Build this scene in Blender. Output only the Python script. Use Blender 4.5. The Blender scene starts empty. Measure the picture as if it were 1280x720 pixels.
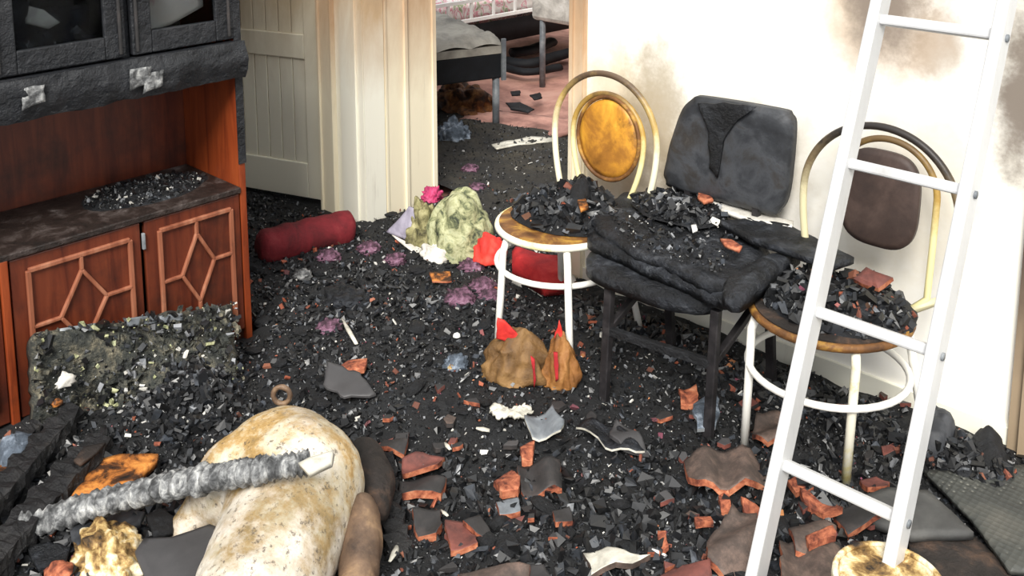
import bpy, bmesh, math, random
import numpy as np
from math import sin, cos, pi, radians, atan, sqrt
from mathutils import Vector, Matrix, noise as mn
random.seed(7); rng = np.random.default_rng(7)
S = bpy.context.scene; COL = S.collection

# ------------------------------------------------------------------ camera
F, CX, CY, HC = 1285.0, 640.0, -8.0, 1.68
TH = atan(212 / F); AZ = radians(46.6)
DH = Vector((-cos(AZ), sin(AZ), 0)); RT = Vector((sin(AZ), cos(AZ), 0)); UZ = Vector((0, 0, 1))
FW = DH * cos(TH) - UZ * sin(TH); UP = DH * sin(TH) + UZ * cos(TH)
EYE = Vector((0, 0, HC))
cd = bpy.data.cameras.new('camera'); cam = bpy.data.objects.new('camera', cd); COL.objects.link(cam)
cd.sensor_width = 36; cd.lens = F * 36 / 1280; cd.shift_y = (CY - 360) / 1280.0
cd.clip_start = 0.05
cam.matrix_world = Matrix.Translation(EYE) @ Matrix((RT, UP, -FW)).transposed().to_4x4()
S.camera = cam
# ------------------------------------------------------------------ light
W = bpy.data.worlds.new('sky'); S.world = W; W.use_nodes = True
bg = W.node_tree.nodes['Background']; bg.inputs[0].default_value = (0.93, 0.96, 1.0, 1); bg.inputs[1].default_value = 0.9
sl = bpy.data.lights.new('sun', 'SUN'); sun = bpy.data.objects.new('sun', sl); COL.objects.link(sun)
sl.energy = 4.3; sl.angle = radians(24); sl.color = (1.0, 0.965, 0.9)
sun.rotation_euler = Vector((-0.55, 0.85, -0.95)).to_track_quat('-Z', 'Y').to_euler()
S.view_settings.view_transform = 'Standard'; S.view_settings.look = 'None'
S.view_settings.gamma = 1; S.view_settings.use_curve_mapping = False
S.view_settings.exposure = 0.3

# measured points of the place: a sight line met with a real plane
def _ray(x, y): return FW + RT * ((x - CX) / F) - UP * ((y - CY) / F)
def PZ(x, y, z=0.0):
    v = _ray(x, y); return EYE + v * ((z - HC) / v.z)
def PY(x, y, Y):
    v = _ray(x, y); return EYE + v * (Y / v.y)
def PX(x, y, X):
    v = _ray(x, y); return EYE + v * (X / v.x)

# ------------------------------------------------------------------ materials
def lin(h):
    if isinstance(h, str):
        c = [int(h[i:i + 2], 16) / 255 for i in (0, 2, 4)]
        c = [x / 12.92 if x <= .04045 else ((x + .055) / 1.055) ** 2.4 for x in c]
        return (c[0], c[1], c[2], 1)
    return (*h, 1) if len(h) == 3 else h
MC = {}
class NT:
    def __init__(s, name):
        s.m = bpy.data.materials.new(name); s.m.use_nodes = True
        s.t = s.m.node_tree; s.n = s.t.nodes; s.b = s.n['Principled BSDF']
        tc = s.n.new('ShaderNodeTexCoord'); s.co = tc.outputs['Object']
    def L(s, a, b): s.t.links.new(a, b)
    def noise(s, scale, detail=6, rough=.6, dist=0, vec=None, st=None):
        n = s.n.new('ShaderNodeTexNoise'); n.inputs['Scale'].default_value = scale
        n.inputs['Detail'].default_value = detail; n.inputs['Roughness'].default_value = rough
        n.inputs['Distortion'].default_value = dist
        v = vec or s.co
        if st:
            mp = s.n.new('ShaderNodeMapping'); mp.inputs['Scale'].default_value = st; s.L(v, mp.inputs[0]); v = mp.outputs[0]
        s.L(v, n.inputs['Vector']); return n.outputs['Fac']
    def ramp(s, fac, stops, interp='LINEAR'):
        r = s.n.new('ShaderNodeValToRGB'); r.color_ramp.interpolation = interp
        e = r.color_ramp.elements
        while len(e) < len(stops): e.new(0.5)
        for k, (p, c) in zip(e, stops):
            k.position = p; k.color = lin(c)
        s.L(fac, r.inputs[0]); return r.outputs[0]
    def mask(s, fac, a, b):
        m = s.n.new('ShaderNodeMapRange'); m.inputs[1].default_value = a; m.inputs[2].default_value = b
        s.L(fac, m.inputs[0]); return m.outputs[0]
    def mix(s, fac, a, b, mode='MIX'):
        m = s.n.new('ShaderNodeMixRGB'); m.blend_type = mode
        for i, v in ((0, fac), (1, a), (2, b)):
            if isinstance(v, (int, float)): m.inputs[i].default_value = v
            elif isinstance(v, (str, tuple)): m.inputs[i].default_value = lin(v)
            else: s.L(v, m.inputs[i])
        return m.outputs[0]
    def math(s, op, a, b=0.0, c=0.0):
        m = s.n.new('ShaderNodeMath'); m.operation = op
        for i, v in enumerate((a, b, c)):
            if isinstance(v, (int, float)): m.inputs[i].default_value = v
            else: s.L(v, m.inputs[i])
        return m.outputs[0]
    def xyz(s):
        x = s.n.new('ShaderNodeSeparateXYZ'); s.L(s.co, x.inputs[0]); return x.outputs
    def island(s):
        g = s.n.new('ShaderNodeNewGeometry'); return g.outputs['Random Per Island']
    def bump(s, h, strength, dist=.01):
        b = s.n.new('ShaderNodeBump'); b.inputs['Strength'].default_value = strength; b.inputs['Distance'].default_value = dist
        s.L(h, b.inputs['Height']); s.L(b.outputs[0], s.b.inputs['Normal'])
    def fin(s, col, rough=.7, metal=0, spec=.5):
        if isinstance(col, (str, tuple)): s.b.inputs['Base Color'].default_value = lin(col)
        else: s.L(col, s.b.inputs['Base Color'])
        if isinstance(rough, (int, float)): s.b.inputs['Roughness'].default_value = rough
        else: s.L(rough, s.b.inputs['Roughness'])
        s.b.inputs['Metallic'].default_value = metal; s.b.inputs['Specular IOR Level'].default_value = spec
        return s.m
def blotch(name, stops, scale=8, rough=.75, bump=.4, bscale=60, dist=.006, spec=.4, detail=8, distn=.4, st=None, metal=0, nrough=.65):
    t = NT(name); f = t.noise(scale, detail, nrough, distn, st=st)
    c = t.ramp(f, stops); t.bump(t.noise(bscale, 6, .7), bump, dist); MC[name] = t.fin(c, rough, metal, spec); return MC[name]

blotch('char', [(.3, '0b0c0e'), (.5, '17181b'), (.62, '26282c'), (.75, '4a4c50')], 14, .62, .9, 70, .012)
blotch('char_cloth', [(.3, '0b0c0e'), (.48, '17191d'), (.58, '2b2e34'), (.68, '4a4d52'), (.8, '6b6d70')], 13, .45, 1.0, 34, .02, st=(1, 1, 1))
blotch('char_brown', [(.3, '151311'), (.5, '2c2623'), (.62, '4a3a30'), (.78, '7d5b3e')], 12, .7, .7, 60, .01)
blotch('sooty_back', [(.3, '1a1b1e'), (.47, '2e3034'), (.56, '414347'), (.66, '33302e'), (.78, '5a5754')], 7, .6, .25, 80, .004)
blotch('brown_disc', [(.3, '2a2220'), (.5, '40332e'), (.62, '4f403a'), (.75, '6b5548')], 6, .55, .2, 60, .003)
t = NT('rubble'); r = t.island()
c = t.ramp(r, [(0, '070708'), (.5, '101113'), (.74, '1a1c20'), (.9, '2c3036'), (.97, '454a52'), (.995, '7b7d80')])
c = t.mix(t.mask(t.noise(40), .4, .7), c, '17181a'); MC['rubble'] = t.fin(c, .42, 0, .7)
t = NT('ash'); r = t.island()
MC['ash'] = t.fin(t.ramp(r, [(0, '6d6f72'), (.4, '94969a'), (.7, 'b7b4ac'), (.9, 'd9d6cd'), (1, 'f0eee8')]), .7)
t = NT('crumb'); r = t.island()
MC['crumb'] = t.fin(t.ramp(r, [(0, '57392f'), (.35, '7a4434'), (.6, 'a3563c'), (.8, '5a4334'), (.92, '7b4055'), (1, 'c98a55')]), .8)
t = NT('ash_bed'); f = t.noise(6, 10, .75, .3); g = t.noise(90, 4, .7)
c = t.ramp(f, [(.3, '090a0b'), (.5, '131416'), (.65, '1f2124'), (.8, '34332f')]); c = t.mix(t.mask(g, .62, .75), c, '4a4d52'); x, y, z = t.xyz(); c = t.mix(t.math('MULTIPLY', t.mask(y, .55, .95), .55), c, t.ramp(t.noise(5, 9, .7), [(.35, '1a1713'), (.55, '3d372c'), (.7, '5a5240')]))
t.bump(t.noise(120, 5, .75), .9, .01); MC['ash_bed'] = t.fin(c, .7)
# roof tile
t = NT('tile_face'); f = t.noise(14, 9, .75)
c = t.ramp(f, [(.3, '2b2624'), (.48, '4d413b'), (.62, '6c5a51'), (.75, '8b6a59')]); t.bump(t.noise(80), .3, .004); MC['tile_face'] = t.fin(c, .7)
t = NT('tile_dark'); f = t.noise(9, 8, .7)
c = t.ramp(f, [(.3, '1d1c1d'), (.5, '2f2d2d'), (.65, '47403e'), (.8, '6a5850')]); t.bump(t.noise(80), .3, .004); MC['tile_dark'] = t.fin(c, .65)
t = NT('tile_red'); f = t.noise(10, 8, .7)
c = t.ramp(f, [(.3, '3a2523'), (.48, '6b3d36'), (.62, '824a40'), (.78, '9a6150')]); t.bump(t.noise(80), .3, .004); MC['tile_red'] = t.fin(c, .7)
blotch('tile_edge', [(.34, '2a1a16'), (.44, '7d4230'), (.55, 'b0684a'), (.66, 'cc8a68'), (.8, 'd8a88a')], 26, .8, .4, 90, .004)
# painted plaster, smoke stains have fixed places on the wall
t = NT('plaster'); x, y, z = t.xyz()
def blob(t, cx, cy, cz, rx, ry, rz, soft=1.0):
    x, y, z = t.xyz(); s = 0
    acc = None
    for v, c0, r0 in ((x, cx, rx), (y, cy, ry), (z, cz, rz)):
        if r0 is None: continue
        d = t.math('MULTIPLY', t.math('SUBTRACT', v, c0), 1 / r0); d = t.math('MULTIPLY', d, d)
        acc = d if acc is None else t.math('ADD', acc, d)
    n = t.noise(7, 8, .7); acc = t.math('ADD', acc, t.math('MULTIPLY', t.math('SUBTRACT', n, .5), 3.2))
    m = t.n.new('ShaderNodeMapRange'); m.interpolation_type = 'SMOOTHSTEP'
    m.inputs[1].default_value = 1.6; m.inputs[2].default_value = 0.0; t.L(acc, m.inputs[0]); return m.outputs[0]
base = t.ramp(t.noise(3, 6, .6), [(.3, 'f8f2e2'), (.55, 'fdfaf2'), (.7, 'faf5e8')])
def stain(c, p, r, col, k=1.0):
    m = blob(t, *p, *r); return t.mix(t.math('MULTIPLY', m, k), c, col)
c = base
c = stain(c, (-1.17, 2.73, 1.16), (.20, 9, .18), 'cdb295', .7)
c = stain(c, (-1.16, 2.73, 1.22), (.12, 9, .17), '7d7066', .8)
c = stain(c, (-1.02, 2.73, 1.1), (.07, 9, .1), 'b59f88', .6)
c = stain(c, (-2.1, 2.73, .62), (.30, 9, .34), 'cdb98f', .6)
c = stain(c, (-1.92, 2.73, .72), (.14, 9, .26), '8c7f66', .6)
c = stain(c, (-1.58, 2.73, .66), (.22, 9, .2), 'b3a284', .45)
c = stain(c, (-1.08, 2.73, .66), (.2, 9, .22), 'cfbd98', .3)
c = stain(c, (-0.80, 2.73, 1.0), (.07, 9, .25), '6a5c50', .9)
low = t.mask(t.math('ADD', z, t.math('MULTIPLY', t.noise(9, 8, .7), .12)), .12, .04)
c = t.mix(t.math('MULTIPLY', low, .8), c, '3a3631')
cr = t.n.new('ShaderNodeTexVoronoi'); cr.feature = 'DISTANCE_TO_EDGE'; cr.inputs['Scale'].default_value = 2.6; t.L(t.co, cr.inputs['Vector'])
t.bump(t.noise(30, 8, .6), .12, .004); MC['plaster'] = t.fin(c, .8)
# door paint: white, scorched brownish towards the top
def scorch_paint(name, lo, hi, z0, z1, top='4b4038'):
    t = NT(name); x, y, z = t.xyz()
    n = t.noise(4, 8, .65, .3, st=(1, 1, .35)); zz = t.math('ADD', z, t.math('MULTIPLY', t.math('SUBTRACT', n, .5), .7))
    c = t.ramp(t.mask(zz, z0, z1), [(0, lo), (.38, lo), (.72, hi), (1, top)])
    st = t.mask(t.noise(5, 8, .7, st=(4, 4, .3)), .62, .78)
    c = t.mix(t.math('MULTIPLY', st, .3), c, '8a7359'); t.bump(t.noise(50), .1, .003)
    MC[name] = t.fin(c, .55)
scorch_paint('door_paint', 'f4efda', 'b3a287', .0, 1.35)
scorch_paint('trim_paint', 'fbf8e8', 'c2a582', .1, 1.3, '7d6a58')
scorch_paint('trim_tan', 'f9efd4', 'bd9d7c', .0, 1.3, '7d6a58')
scorch_paint('trim_sooty', '9d8a72', '5a4c42', -.2, .9, '2a2522')
# cabinet wood
def cab_wood(name, a, b, d, soot=.5):
    t = NT(name); x, y, z = t.xyz()
    g = t.noise(5, 7, .6, .6, st=(6, 6, .6)); c = t.ramp(g, [(.3, a), (.5, b), (.7, d)])
    s = t.mask(t.noise(3.2, 8, .7), .62 - soot * .3, .8 - soot * .2); c = t.mix(t.math('MULTIPLY', s, .85), c, '1c1412')
    t.bump(g, .15, .003); MC[name] = t.fin(c, .42)
cab_wood('cab_wood', '44190e', '602a18', '6f351f', .45)
cab_wood('cab_side', '642610', '853a1a', '984822', .25)
cab_wood('cab_mould', '74402c', '935a42', 'a9745a', .15)
cab_wood('cab_dark', '2f1a12', '452215', '54291a', .55)
blotch('cab_char', [(.3, '121316'), (.5, '1e2024'), (.62, '2b2c2f'), (.78, '4b4a48')], 8, .5, .8, 22, .02, st=(1, 1, 1))
blotch('counter', [(.3, '15110f'), (.5, '2c221e'), (.62, '4c4340'), (.75, '8e8886')], 14, .5, .7, 50, .01)
# metals and paints
def tube_paint(name, lo, hi, dark, amt=.5):
    t = NT(name); n = t.noise(7, 7, .7, .5); c = t.ramp(n, [(.3, lo), (.5, lo), (.6, hi), (.72, dark)] if amt > .4 else [(.3, lo), (.62, lo), (.72, hi), (.85, dark)])
    t.bump(t.noise(120), .15, .002); MC[name] = t.fin(c, .4)
tube_paint('leg_white', 'f8f6ee', 'efe7b8', 'a8935a', .2)
tube_paint('leg_yellow', 'f3efdc', 'e8dc9a', 'b0924c', .5)
def hoop_paint(name, lo, mid, top, z0, z1):
    t = NT(name); x, y, z = t.xyz(); zz = t.math('ADD', z, t.math('MULTIPLY', t.math('SUBTRACT', t.noise(18, 6, .7), .5), .22))
    c = t.ramp(t.mask(zz, z0, z1), [(0, lo), (.35, lo), (.6, mid), (.85, top)]); MC[name] = t.fin(c, .45)
hoop_paint('hoop_scorched', 'efe9cc', 'c0a260', '5d4c3c', .48, .92)
hoop_paint('hoop_dark', 'd8cfa8', '7d6c50', '2f2a27', .5, .9)
hoop_paint('inner_scorched', 'efe3a8', 'b8944a', '6b5434', .48, .9)
blotch('rim_rust', [(.3, '3a2313'), (.5, '77502a'), (.64, 'b58a3e'), (.8, 'd8c06a')], 14, .6, .4, 70, .005)
t = NT('tan_disc'); n = t.noise(6, 8, .65, .4); x, y, z = t.xyz()
c = t.ramp(n, [(.3, '6b4318'), (.47, 'a16c2a'), (.58, 'cf9232'), (.7, 'eab344')])
c = t.mix(t.math('MULTIPLY', t.mask(t.noise(9, 8, .75), .56, .68), .7), c, '54381c'); MC['tan_disc'] = t.fin(c, .5)
t = NT('aluminium'); n = t.noise(5, 7, .7, st=(1, 1, .3)); c = t.ramp(n, [(.35, 'd2d3d4'), (.6, 'c4c4c4'), (.75, 'a3a19c')])
MC['aluminium'] = t.fin(c, .42, .15)
blotch('steel_dark', [(.3, '141314'), (.5, '242224'), (.7, '3a3738')], 20, .5, .3, 80, .003)
blotch('steel_grey', [(.3, '4b4f54'), (.5, '73787d'), (.7, '9a9ea0')], 10, .45, .2, 80, .003)
# creamy hide
t = NT('cream_hide'); n = t.noise(8, 10, .75, .2)
c = t.ramp(n, [(.3, 'ddd6ca'), (.45, 'cdc0a4'), (.54, 'b5945f'), (.62, '957b50'), (.76, 'd6cfc2')])
big = t.mask(t.noise(2.3, 4, .5), .5, .62); c = t.mix(t.math('MULTIPLY', big, .55), c, '756a50')
c = t.mix(t.math('MULTIPLY', t.mask(t.noise(3.1, 9, .7), .5, .62), .8), c, 'e3dcd2')
c = t.mix(t.math('MULTIPLY', t.mask(t.noise(60, 6, .75), .56, .64), .8), c, '4a4138')
c = t.mix(t.math('MULTIPLY', t.mask(t.noise(13, 9, .85), .6, .66), .85), c, '2d2926')
t.bump(t.noise(55, 6, .7), .35, .006); MC['cream_hide'] = t.fin(c, .5)
blotch('brown_hide', [(.3, '3c3029'), (.5, '6f5947'), (.62, '957a5d'), (.78, 'b99f80')], 8, .5, .5, 50, .006)
blotch('hose_grey', [(.34, '2c2d2e'), (.46, '5c5d5e'), (.55, '8c8d8d'), (.68, 'cfcfcc')], 34, .6, .8, 90, .008)
blotch('pale_chip', [(.3, '8d8a7f'), (.5, 'c9c5b8'), (.7, 'ece8dc')], 12, .6, .4, 60, .004)
blotch('burnt_orange', [(.36, '15110e'), (.45, '4a2c16'), (.52, 'a5642c'), (.62, 'd08a42'), (.8, 'e8b46c')], 14, .6, .6, 45, .008)
blotch('beam_char', [(.3, '0c0c0d'), (.5, '18181a'), (.64, '2b2a2a'), (.8, '54504b')], 10, .55, 1.0, 26, .02, st=(1, 1, 1))
blotch('cushion_grey', [(.34, '17191a'), (.45, '2f322f'), (.53, '4b4b44'), (.62, '76705f'), (.72, 'bdb49c')], 16, .7, 1.0, 28, .02, distn=0, nrough=.8)
blotch('slate', [(.3, '3c3b3c'), (.5, '484748'), (.7, '545253')], 5, .5, .1, 60, .003)
blotch('slab_grey', [(.3, '343434'), (.5, '4a4a49'), (.7, '5e5d5a')], 6, .7, .3, 60, .005)
t = NT('tread_mat'); v = t.n.new('ShaderNodeTexVoronoi'); v.inputs['Scale'].default_value = 60; v.inputs['Randomness'].default_value = .15; t.L(t.co, v.inputs['Vector'])
c = t.ramp(t.noise(6), [(.3, '2c2d2c'), (.5, '3e403d'), (.7, '55544e')]); c = t.mix(t.mask(v.outputs['Distance'], .3, .12), c, '83827a')
t.bump(v.outputs['Distance'], .8, .006); MC['tread_mat'] = t.fin(c, .6)
blotch('yellow_char', [(.36, '241c16'), (.45, '7d6038'), (.52, 'bfa26a'), (.6, 'e6dabc'), (.75, 'f7f1e0')], 16, .6, .6, 45, .01)
blotch('leather', [(.3, '3c2a18'), (.48, '6f5230'), (.6, '8b6a40'), (.75, 'a88458')], 9, .6, .6, 40, .01)
blotch('leather_orange', [(.3, '55341a'), (.48, '8f5f30'), (.6, 'ab7a46'), (.75, 'c4925c')], 9, .6, .6, 40, .01)
blotch('red_cloth', [(.3, '5a1217'), (.48, 'a01f25'), (.6, 'bd2a2c'), (.8, 'd65048')], 6, .75, .5, 60, .006)
blotch('bright_red', [(.3, 'b02222'), (.5, 'dd3a30'), (.7, 'ee5a48')], 9, .7, .4, 60, .005)
blotch('dusty_red', [(.3, '2f1114'), (.45, '61191f'), (.58, '7c2028'), (.7, '8d3a3c'), (.82, 'a58680')], 7, .8, .6, 40, .008)
t = NT('green_cloth'); n = t.noise(22, 8, .7, .6)
c = t.ramp(n, [(.36, '2f362b'), (.43, '6f7453'), (.5, '9fa078'), (.58, 'b9ba94'), (.68, '7c8767')])
t.bump(t.noise(30), .5, .01); MC['green_cloth'] = t.fin(c, .8)
blotch('olive_cloth', [(.34, '2e2b20'), (.46, '6f6a48'), (.56, '9c966c'), (.7, 'bdb68c')], 22, .8, .5, 50, .008)
blotch('lilac_cloth', [(.3, '5e5a68'), (.5, '9b96a6'), (.7, 'c4bfca')], 7, .8, .4, 60, .005)
blotch('pink_cloth', [(.3, '7a2145'), (.5, 'b83a68'), (.7, 'd76890')], 14, .8, .5, 60, .006)
blotch('purple_cloth', [(.36, '1d161b'), (.46, '4c3441'), (.56, '7b566b'), (.7, 'a5869a')], 26, .8, .8, 60, .01)
blotch('blue_cloth', [(.3, '2c333c'), (.5, '58626e'), (.6, '8d97a4'), (.75, 'c9cfd6')], 20, .75, .8, 40, .012)
blotch('white_cloth', [(.3, '9a9690'), (.5, 'd3cfc6'), (.7, 'f3f0ea')], 10, .8, .4, 50, .006)
blotch('bundle', [(.3, '120c08'), (.45, '3d2414'), (.56, '7c4e28'), (.68, 'ad7a42'), (.8, '2a1710')], 12, .7, .8, 30, .012)
blotch('mattress', [(.3, '6b6862'), (.5, '9b968c'), (.7, 'b9b4a8')], 5, .85, .3, 60, .006)
blotch('bed_black', [(.3, '0b0d10'), (.5, '12151a'), (.7, '1b1f24')], 7, .7, .3, 60, .006)
blotch('bedroom_floor', [(.3, '5a3e36'), (.44, 'a07469'), (.56, 'cf9c8c'), (.68, 'e0b3a2'), (.82, 'a98072')], 2.2, .75, .3, 30, .005)
t = NT('quilt'); n = t.noise(9, 3, .5, 2.0)
c = t.ramp(n, [(.34, 'e8e2dc'), (.44, 'f3eeea'), (.5, 'd78294'), (.56, 'efe5e2'), (.64, '8f9f72'), (.74, 'e9e4de')]); MC['quilt'] = t.fin(c, .85)
blotch('grey_wall', [(.3, '5a554f'), (.5, '7d776f'), (.7, 'a19a8f')], 2, .9, .1, 40, .004)
blotch('dark_floor', [(.3, '15130f'), (.5, '221e19'), (.7, '3b342c')], 4, .8, .3, 40, .005)
blotch('plain_white', [(.3, 'dcdcd8'), (.6, 'f2f2ee')], 5, .6, .1, 40, .003)
blotch('glossy_dark', [(.3, '0c0d11'), (.5, '1c1e26'), (.62, '3a3c44'), (.8, 'c8c8c4')], 15, .18, .5, 40, .01)
blotch('photo_paper', [(.3, 'b3362c'), (.42, 'e9d9c9'), (.6, 'f4ece2'), (.72, '6b3a2a'), (.85, '2d1d18')], 5, .5, .1, 60, .002)
blotch('pink_skin', [(.3, '5a2f2b'), (.5, '8a4a42'), (.7, 'b4776a')], 12, .7, .4, 50, .005)
t = NT('glass'); t.b.inputs['Transmission Weight'].default_value = 1.0; t.b.inputs['IOR'].default_value = 1.12
MC['glass'] = t.fin('a3a8ac', .03); 

# ------------------------------------------------------------------ mesh tools
class MB:
    def __init__(s): s.v = []; s.f = []; s.mi = []; s.sm = []
    def add(s, vs, fs, mi=0, smooth=False):
        o = len(s.v); s.v += [tuple(v) for v in vs]; s.f += [tuple(i + o for i in f) for f in fs]
        s.mi += ([mi] * len(fs) if isinstance(mi, int) else mi); s.sm += [smooth] * len(fs); return s
    def box(s, p0, p1, M=None, mi=0):
        (a, b, c), (d, e, f) = p0, p1
        vs = [Vector(v) for v in ((a, b, c), (d, b, c), (d, e, c), (a, e, c), (a, b, f), (d, b, f), (d, e, f), (a, e, f))]
        if M: vs = [M @ v for v in vs]
        return s.add(vs, [(0, 3, 2, 1), (4, 5, 6, 7), (0, 1, 5, 4), (1, 2, 6, 5), (2, 3, 7, 6), (3, 0, 4, 7)], mi)
    def bar(s, a, b, w, h, up=(0, 0, 1), mi=0):
        a, b = Vector(a), Vector(b); d = (b - a).normalized(); u = Vector(up)
        x = d.cross(u).normalized(); y = x.cross(d).normalized(); L = (b - a).length
        M = Matrix.Translation(a) @ Matrix((x, y, d)).transposed().to_4x4()
        return s.box((-w / 2, -h / 2, 0), (w / 2, h / 2, L), M, mi)
    def tube(s, pts, r, n=12, closed=False, caps=True, mi=0, jit=0, flat=1.0):
        pts = [Vector(p) for p in pts]; N = len(pts); rr = r if isinstance(r, (list, tuple)) else [r] * N
        vs = []; prev = None
        for i, p in enumerate(pts):
            if closed: tg = pts[(i + 1) % N] - pts[i - 1]
            else: tg = pts[min(i + 1, N - 1)] - pts[max(i - 1, 0)]
            tg.normalize()
            if prev is None:
                a = Vector((0, 0, 1)) if abs(tg.z) < .9 else Vector((1, 0, 0)); x = tg.cross(a).normalized()
            else: x = (prev - tg * prev.dot(tg)).normalized()
            prev = x; y = tg.cross(x)
            for k in range(n):
                t = 2 * pi * k / n; q = rr[i] * (1 + jit * (random.random() - .5))
                vs.append(p + x * cos(t) * q + y * sin(t) * q * flat)
        fs = []
        for i in range(N if closed else N - 1):
            j = (i + 1) % N
            for k in range(n): fs.append((i * n + k, i * n + (k + 1) % n, j * n + (k + 1) % n, j * n + k))
        if caps and not closed: fs.append(tuple(range(n - 1, -1, -1))); fs.append(tuple((N - 1) * n + k for k in range(n)))
        return s.add(vs, fs, mi, True)
    def build(s, name, mats, parent=None, bevel=0, base=None):
        m = bpy.data.meshes.new(name)
        v = s.v
        o = bpy.data.objects.new(name, m)
        if parent is None and base is None and v:
            a = np.array(v); base = Vector(((a[:, 0].min() + a[:, 0].max()) / 2, (a[:, 1].min() + a[:, 1].max()) / 2, a[:, 2].min()))
        off = base if (parent is None and base is not None) else (parent.location if parent is not None and parent.parent is None else (parent.parent.location if parent is not None else Vector((0, 0, 0))))
        a = np.array(v) - np.array(off)
        m.from_pydata(a.tolist(), [], s.f); m.update()
        for q in (mats if isinstance(mats, (list, tuple)) else [mats]): m.materials.append(MC[q])
        m.polygons.foreach_set('material_index', s.mi); m.polygons.foreach_set('use_smooth', s.sm)
        if parent is None: o.location = off
        else: o.parent = parent
        COL.objects.link(o)
        bm = bmesh.new(); bm.from_mesh(m); bmesh.ops.recalc_face_normals(bm, faces=bm.faces); bm.to_mesh(m); bm.free()
        if bevel:
            b = o.modifiers.new('b', 'BEVEL'); b.width = bevel; b.segments = 2; b.limit_method = 'ANGLE'
        return o
def tag(o, label=None, cat=None, group=None, kind=None):
    if label: o['label'] = label
    if cat: o['category'] = cat
    if group: o['group'] = group
    if kind: o['kind'] = kind
    return o
def empty(name, loc, label, cat, group=None):
    o = bpy.data.objects.new(name, None); o.location = loc; o.empty_display_size = .05; COL.objects.link(o)
    return tag(o, label, cat, group)
def fb(p, sc=1.0, seed=0):   # fractal noise -1..1
    q = Vector((p[0] * sc + seed * 7.1, p[1] * sc - seed * 3.3, p[2] * sc + seed * 1.7))
    return mn.noise(q) + .5 * mn.noise(q * 2.1) + .25 * mn.noise(q * 4.3)
def slab(mb, pts, thick=.03, rings=7, bn=None, amp=.008, freq=12, puff=0, pw=3, edge=.0, jag=.0, seed=0, mi=0, mie=None, nrm=None, round_=False, smooth=True, soft=False):
    """solid sheet or cushion from a 3-D outline of its upper surface"""
    pts = [Vector(p) for p in pts]
    if soft:
        m0 = len(pts); pts = [.5 * ((2 * pts[i]) + (pts[(i + 1) % m0] - pts[i - 1]) * t + (2 * pts[i - 1] - 5 * pts[i] + 4 * pts[(i + 1) % m0] - pts[(i + 2) % m0]) * t * t + (3 * pts[i] - pts[i - 1] - 3 * pts[(i + 1) % m0] + pts[(i + 2) % m0]) * t ** 3) for i in range(m0) for t in (0, .25, .5, .75)]
    n = len(pts); c = sum(pts, Vector()) / n
    if nrm is None:
        nrm = Vector()
        for i in range(n): nrm += (pts[i] - c).cross(pts[(i + 1) % n] - c)
        nrm.normalize()
        if nrm.dot(EYE - c) < 0: nrm = -nrm
    else: nrm = Vector(nrm).normalized()
    per = [(pts[(i + 1) % n] - pts[i]).length for i in range(n)]; P = sum(per)
    bn = bn or max(16, min(96, int(P / .02)))
    out = []
    for i in range(n):
        k = max(1, round(bn * per[i] / P))
        for j in range(k):
            q = pts[i].lerp(pts[(i + 1) % n], j / k)
            if jag: q = q + (c - q).normalized() * jag * (fb(q, 22, seed + 5) * .8 + .2 * random.uniform(-1, 1))
            out.append(q)
    m = len(out); vs = []; fs = []; mis = []
    for side in (0, 1):
        for r in range(1, rings + 1):
            t = r / rings
            for q in out:
                p = c.lerp(q, t); d = fb(p, freq, seed) * amp * (1 if side == 0 else .3)
                h = puff * (1 - t ** pw)
                if round_ and r == rings: h -= thick * .35 * (1 if side == 0 else -1)
                vs.append(p + nrm * ((d + h) if side == 0 else (d - thick - (h if round_ else 0))))
        vs.append(c + nrm * ((puff + fb(c, freq, seed) * amp) if side == 0 else -thick))
    H = rings * m + 1
    for side in (0, 1):
        o = side * H; cc = o + rings * m
        for k in range(m):
            k2 = (k + 1) % m; fs.append((cc, o + k, o + k2) if side == 0 else (cc, o + k2, o + k)); mis.append(mi)
            for r in range(rings - 1):
                a, b, e, f = o + r * m + k, o + r * m + k2, o + (r + 1) * m + k2, o + (r + 1) * m + k
                fs.append((a, f, e, b) if side == 0 else (a, b, e, f)); mis.append(mi)
    for k in range(m):
        k2 = (k + 1) % m; a = (rings - 1) * m
        fs.append((a + k, H + a + k, H + a + k2, a + k2)); mis.append(mi if mie is None else mie)
    mb.add(vs, fs, mis, smooth)
    if mie is not None:
        for i in range(1, m + 1): mb.sm[-i] = False
    return mb
CUBE = np.array([(-1, -1, -1), (1, -1, -1), (1, 1, -1), (-1, 1, -1), (-1, -1, 1), (1, -1, 1), (1, 1, 1), (-1, 1, 1)], float) * .5
CF = np.array([(0, 2, 1), (0, 3, 2), (4, 5, 6), (4, 6, 7), (0, 1, 5), (0, 5, 4), (1, 2, 6), (1, 6, 5), (2, 3, 7), (2, 7, 6), (3, 0, 4), (3, 4, 7)])
def rot_rand(n):
    q = rng.normal(size=(n, 4)); q /= np.linalg.norm(q, axis=1)[:, None]; w, x, y, z = q.T
    return np.stack([1 - 2 * (y * y + z * z), 2 * (x * y - z * w), 2 * (x * z + y * w), 2 * (x * y + z * w), 1 - 2 * (x * x + z * z), 2 * (y * z - x * w), 2 * (x * z - y * w), 2 * (y * z + x * w), 1 - 2 * (x * x + y * y)], 1).reshape(n, 3, 3)
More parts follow.
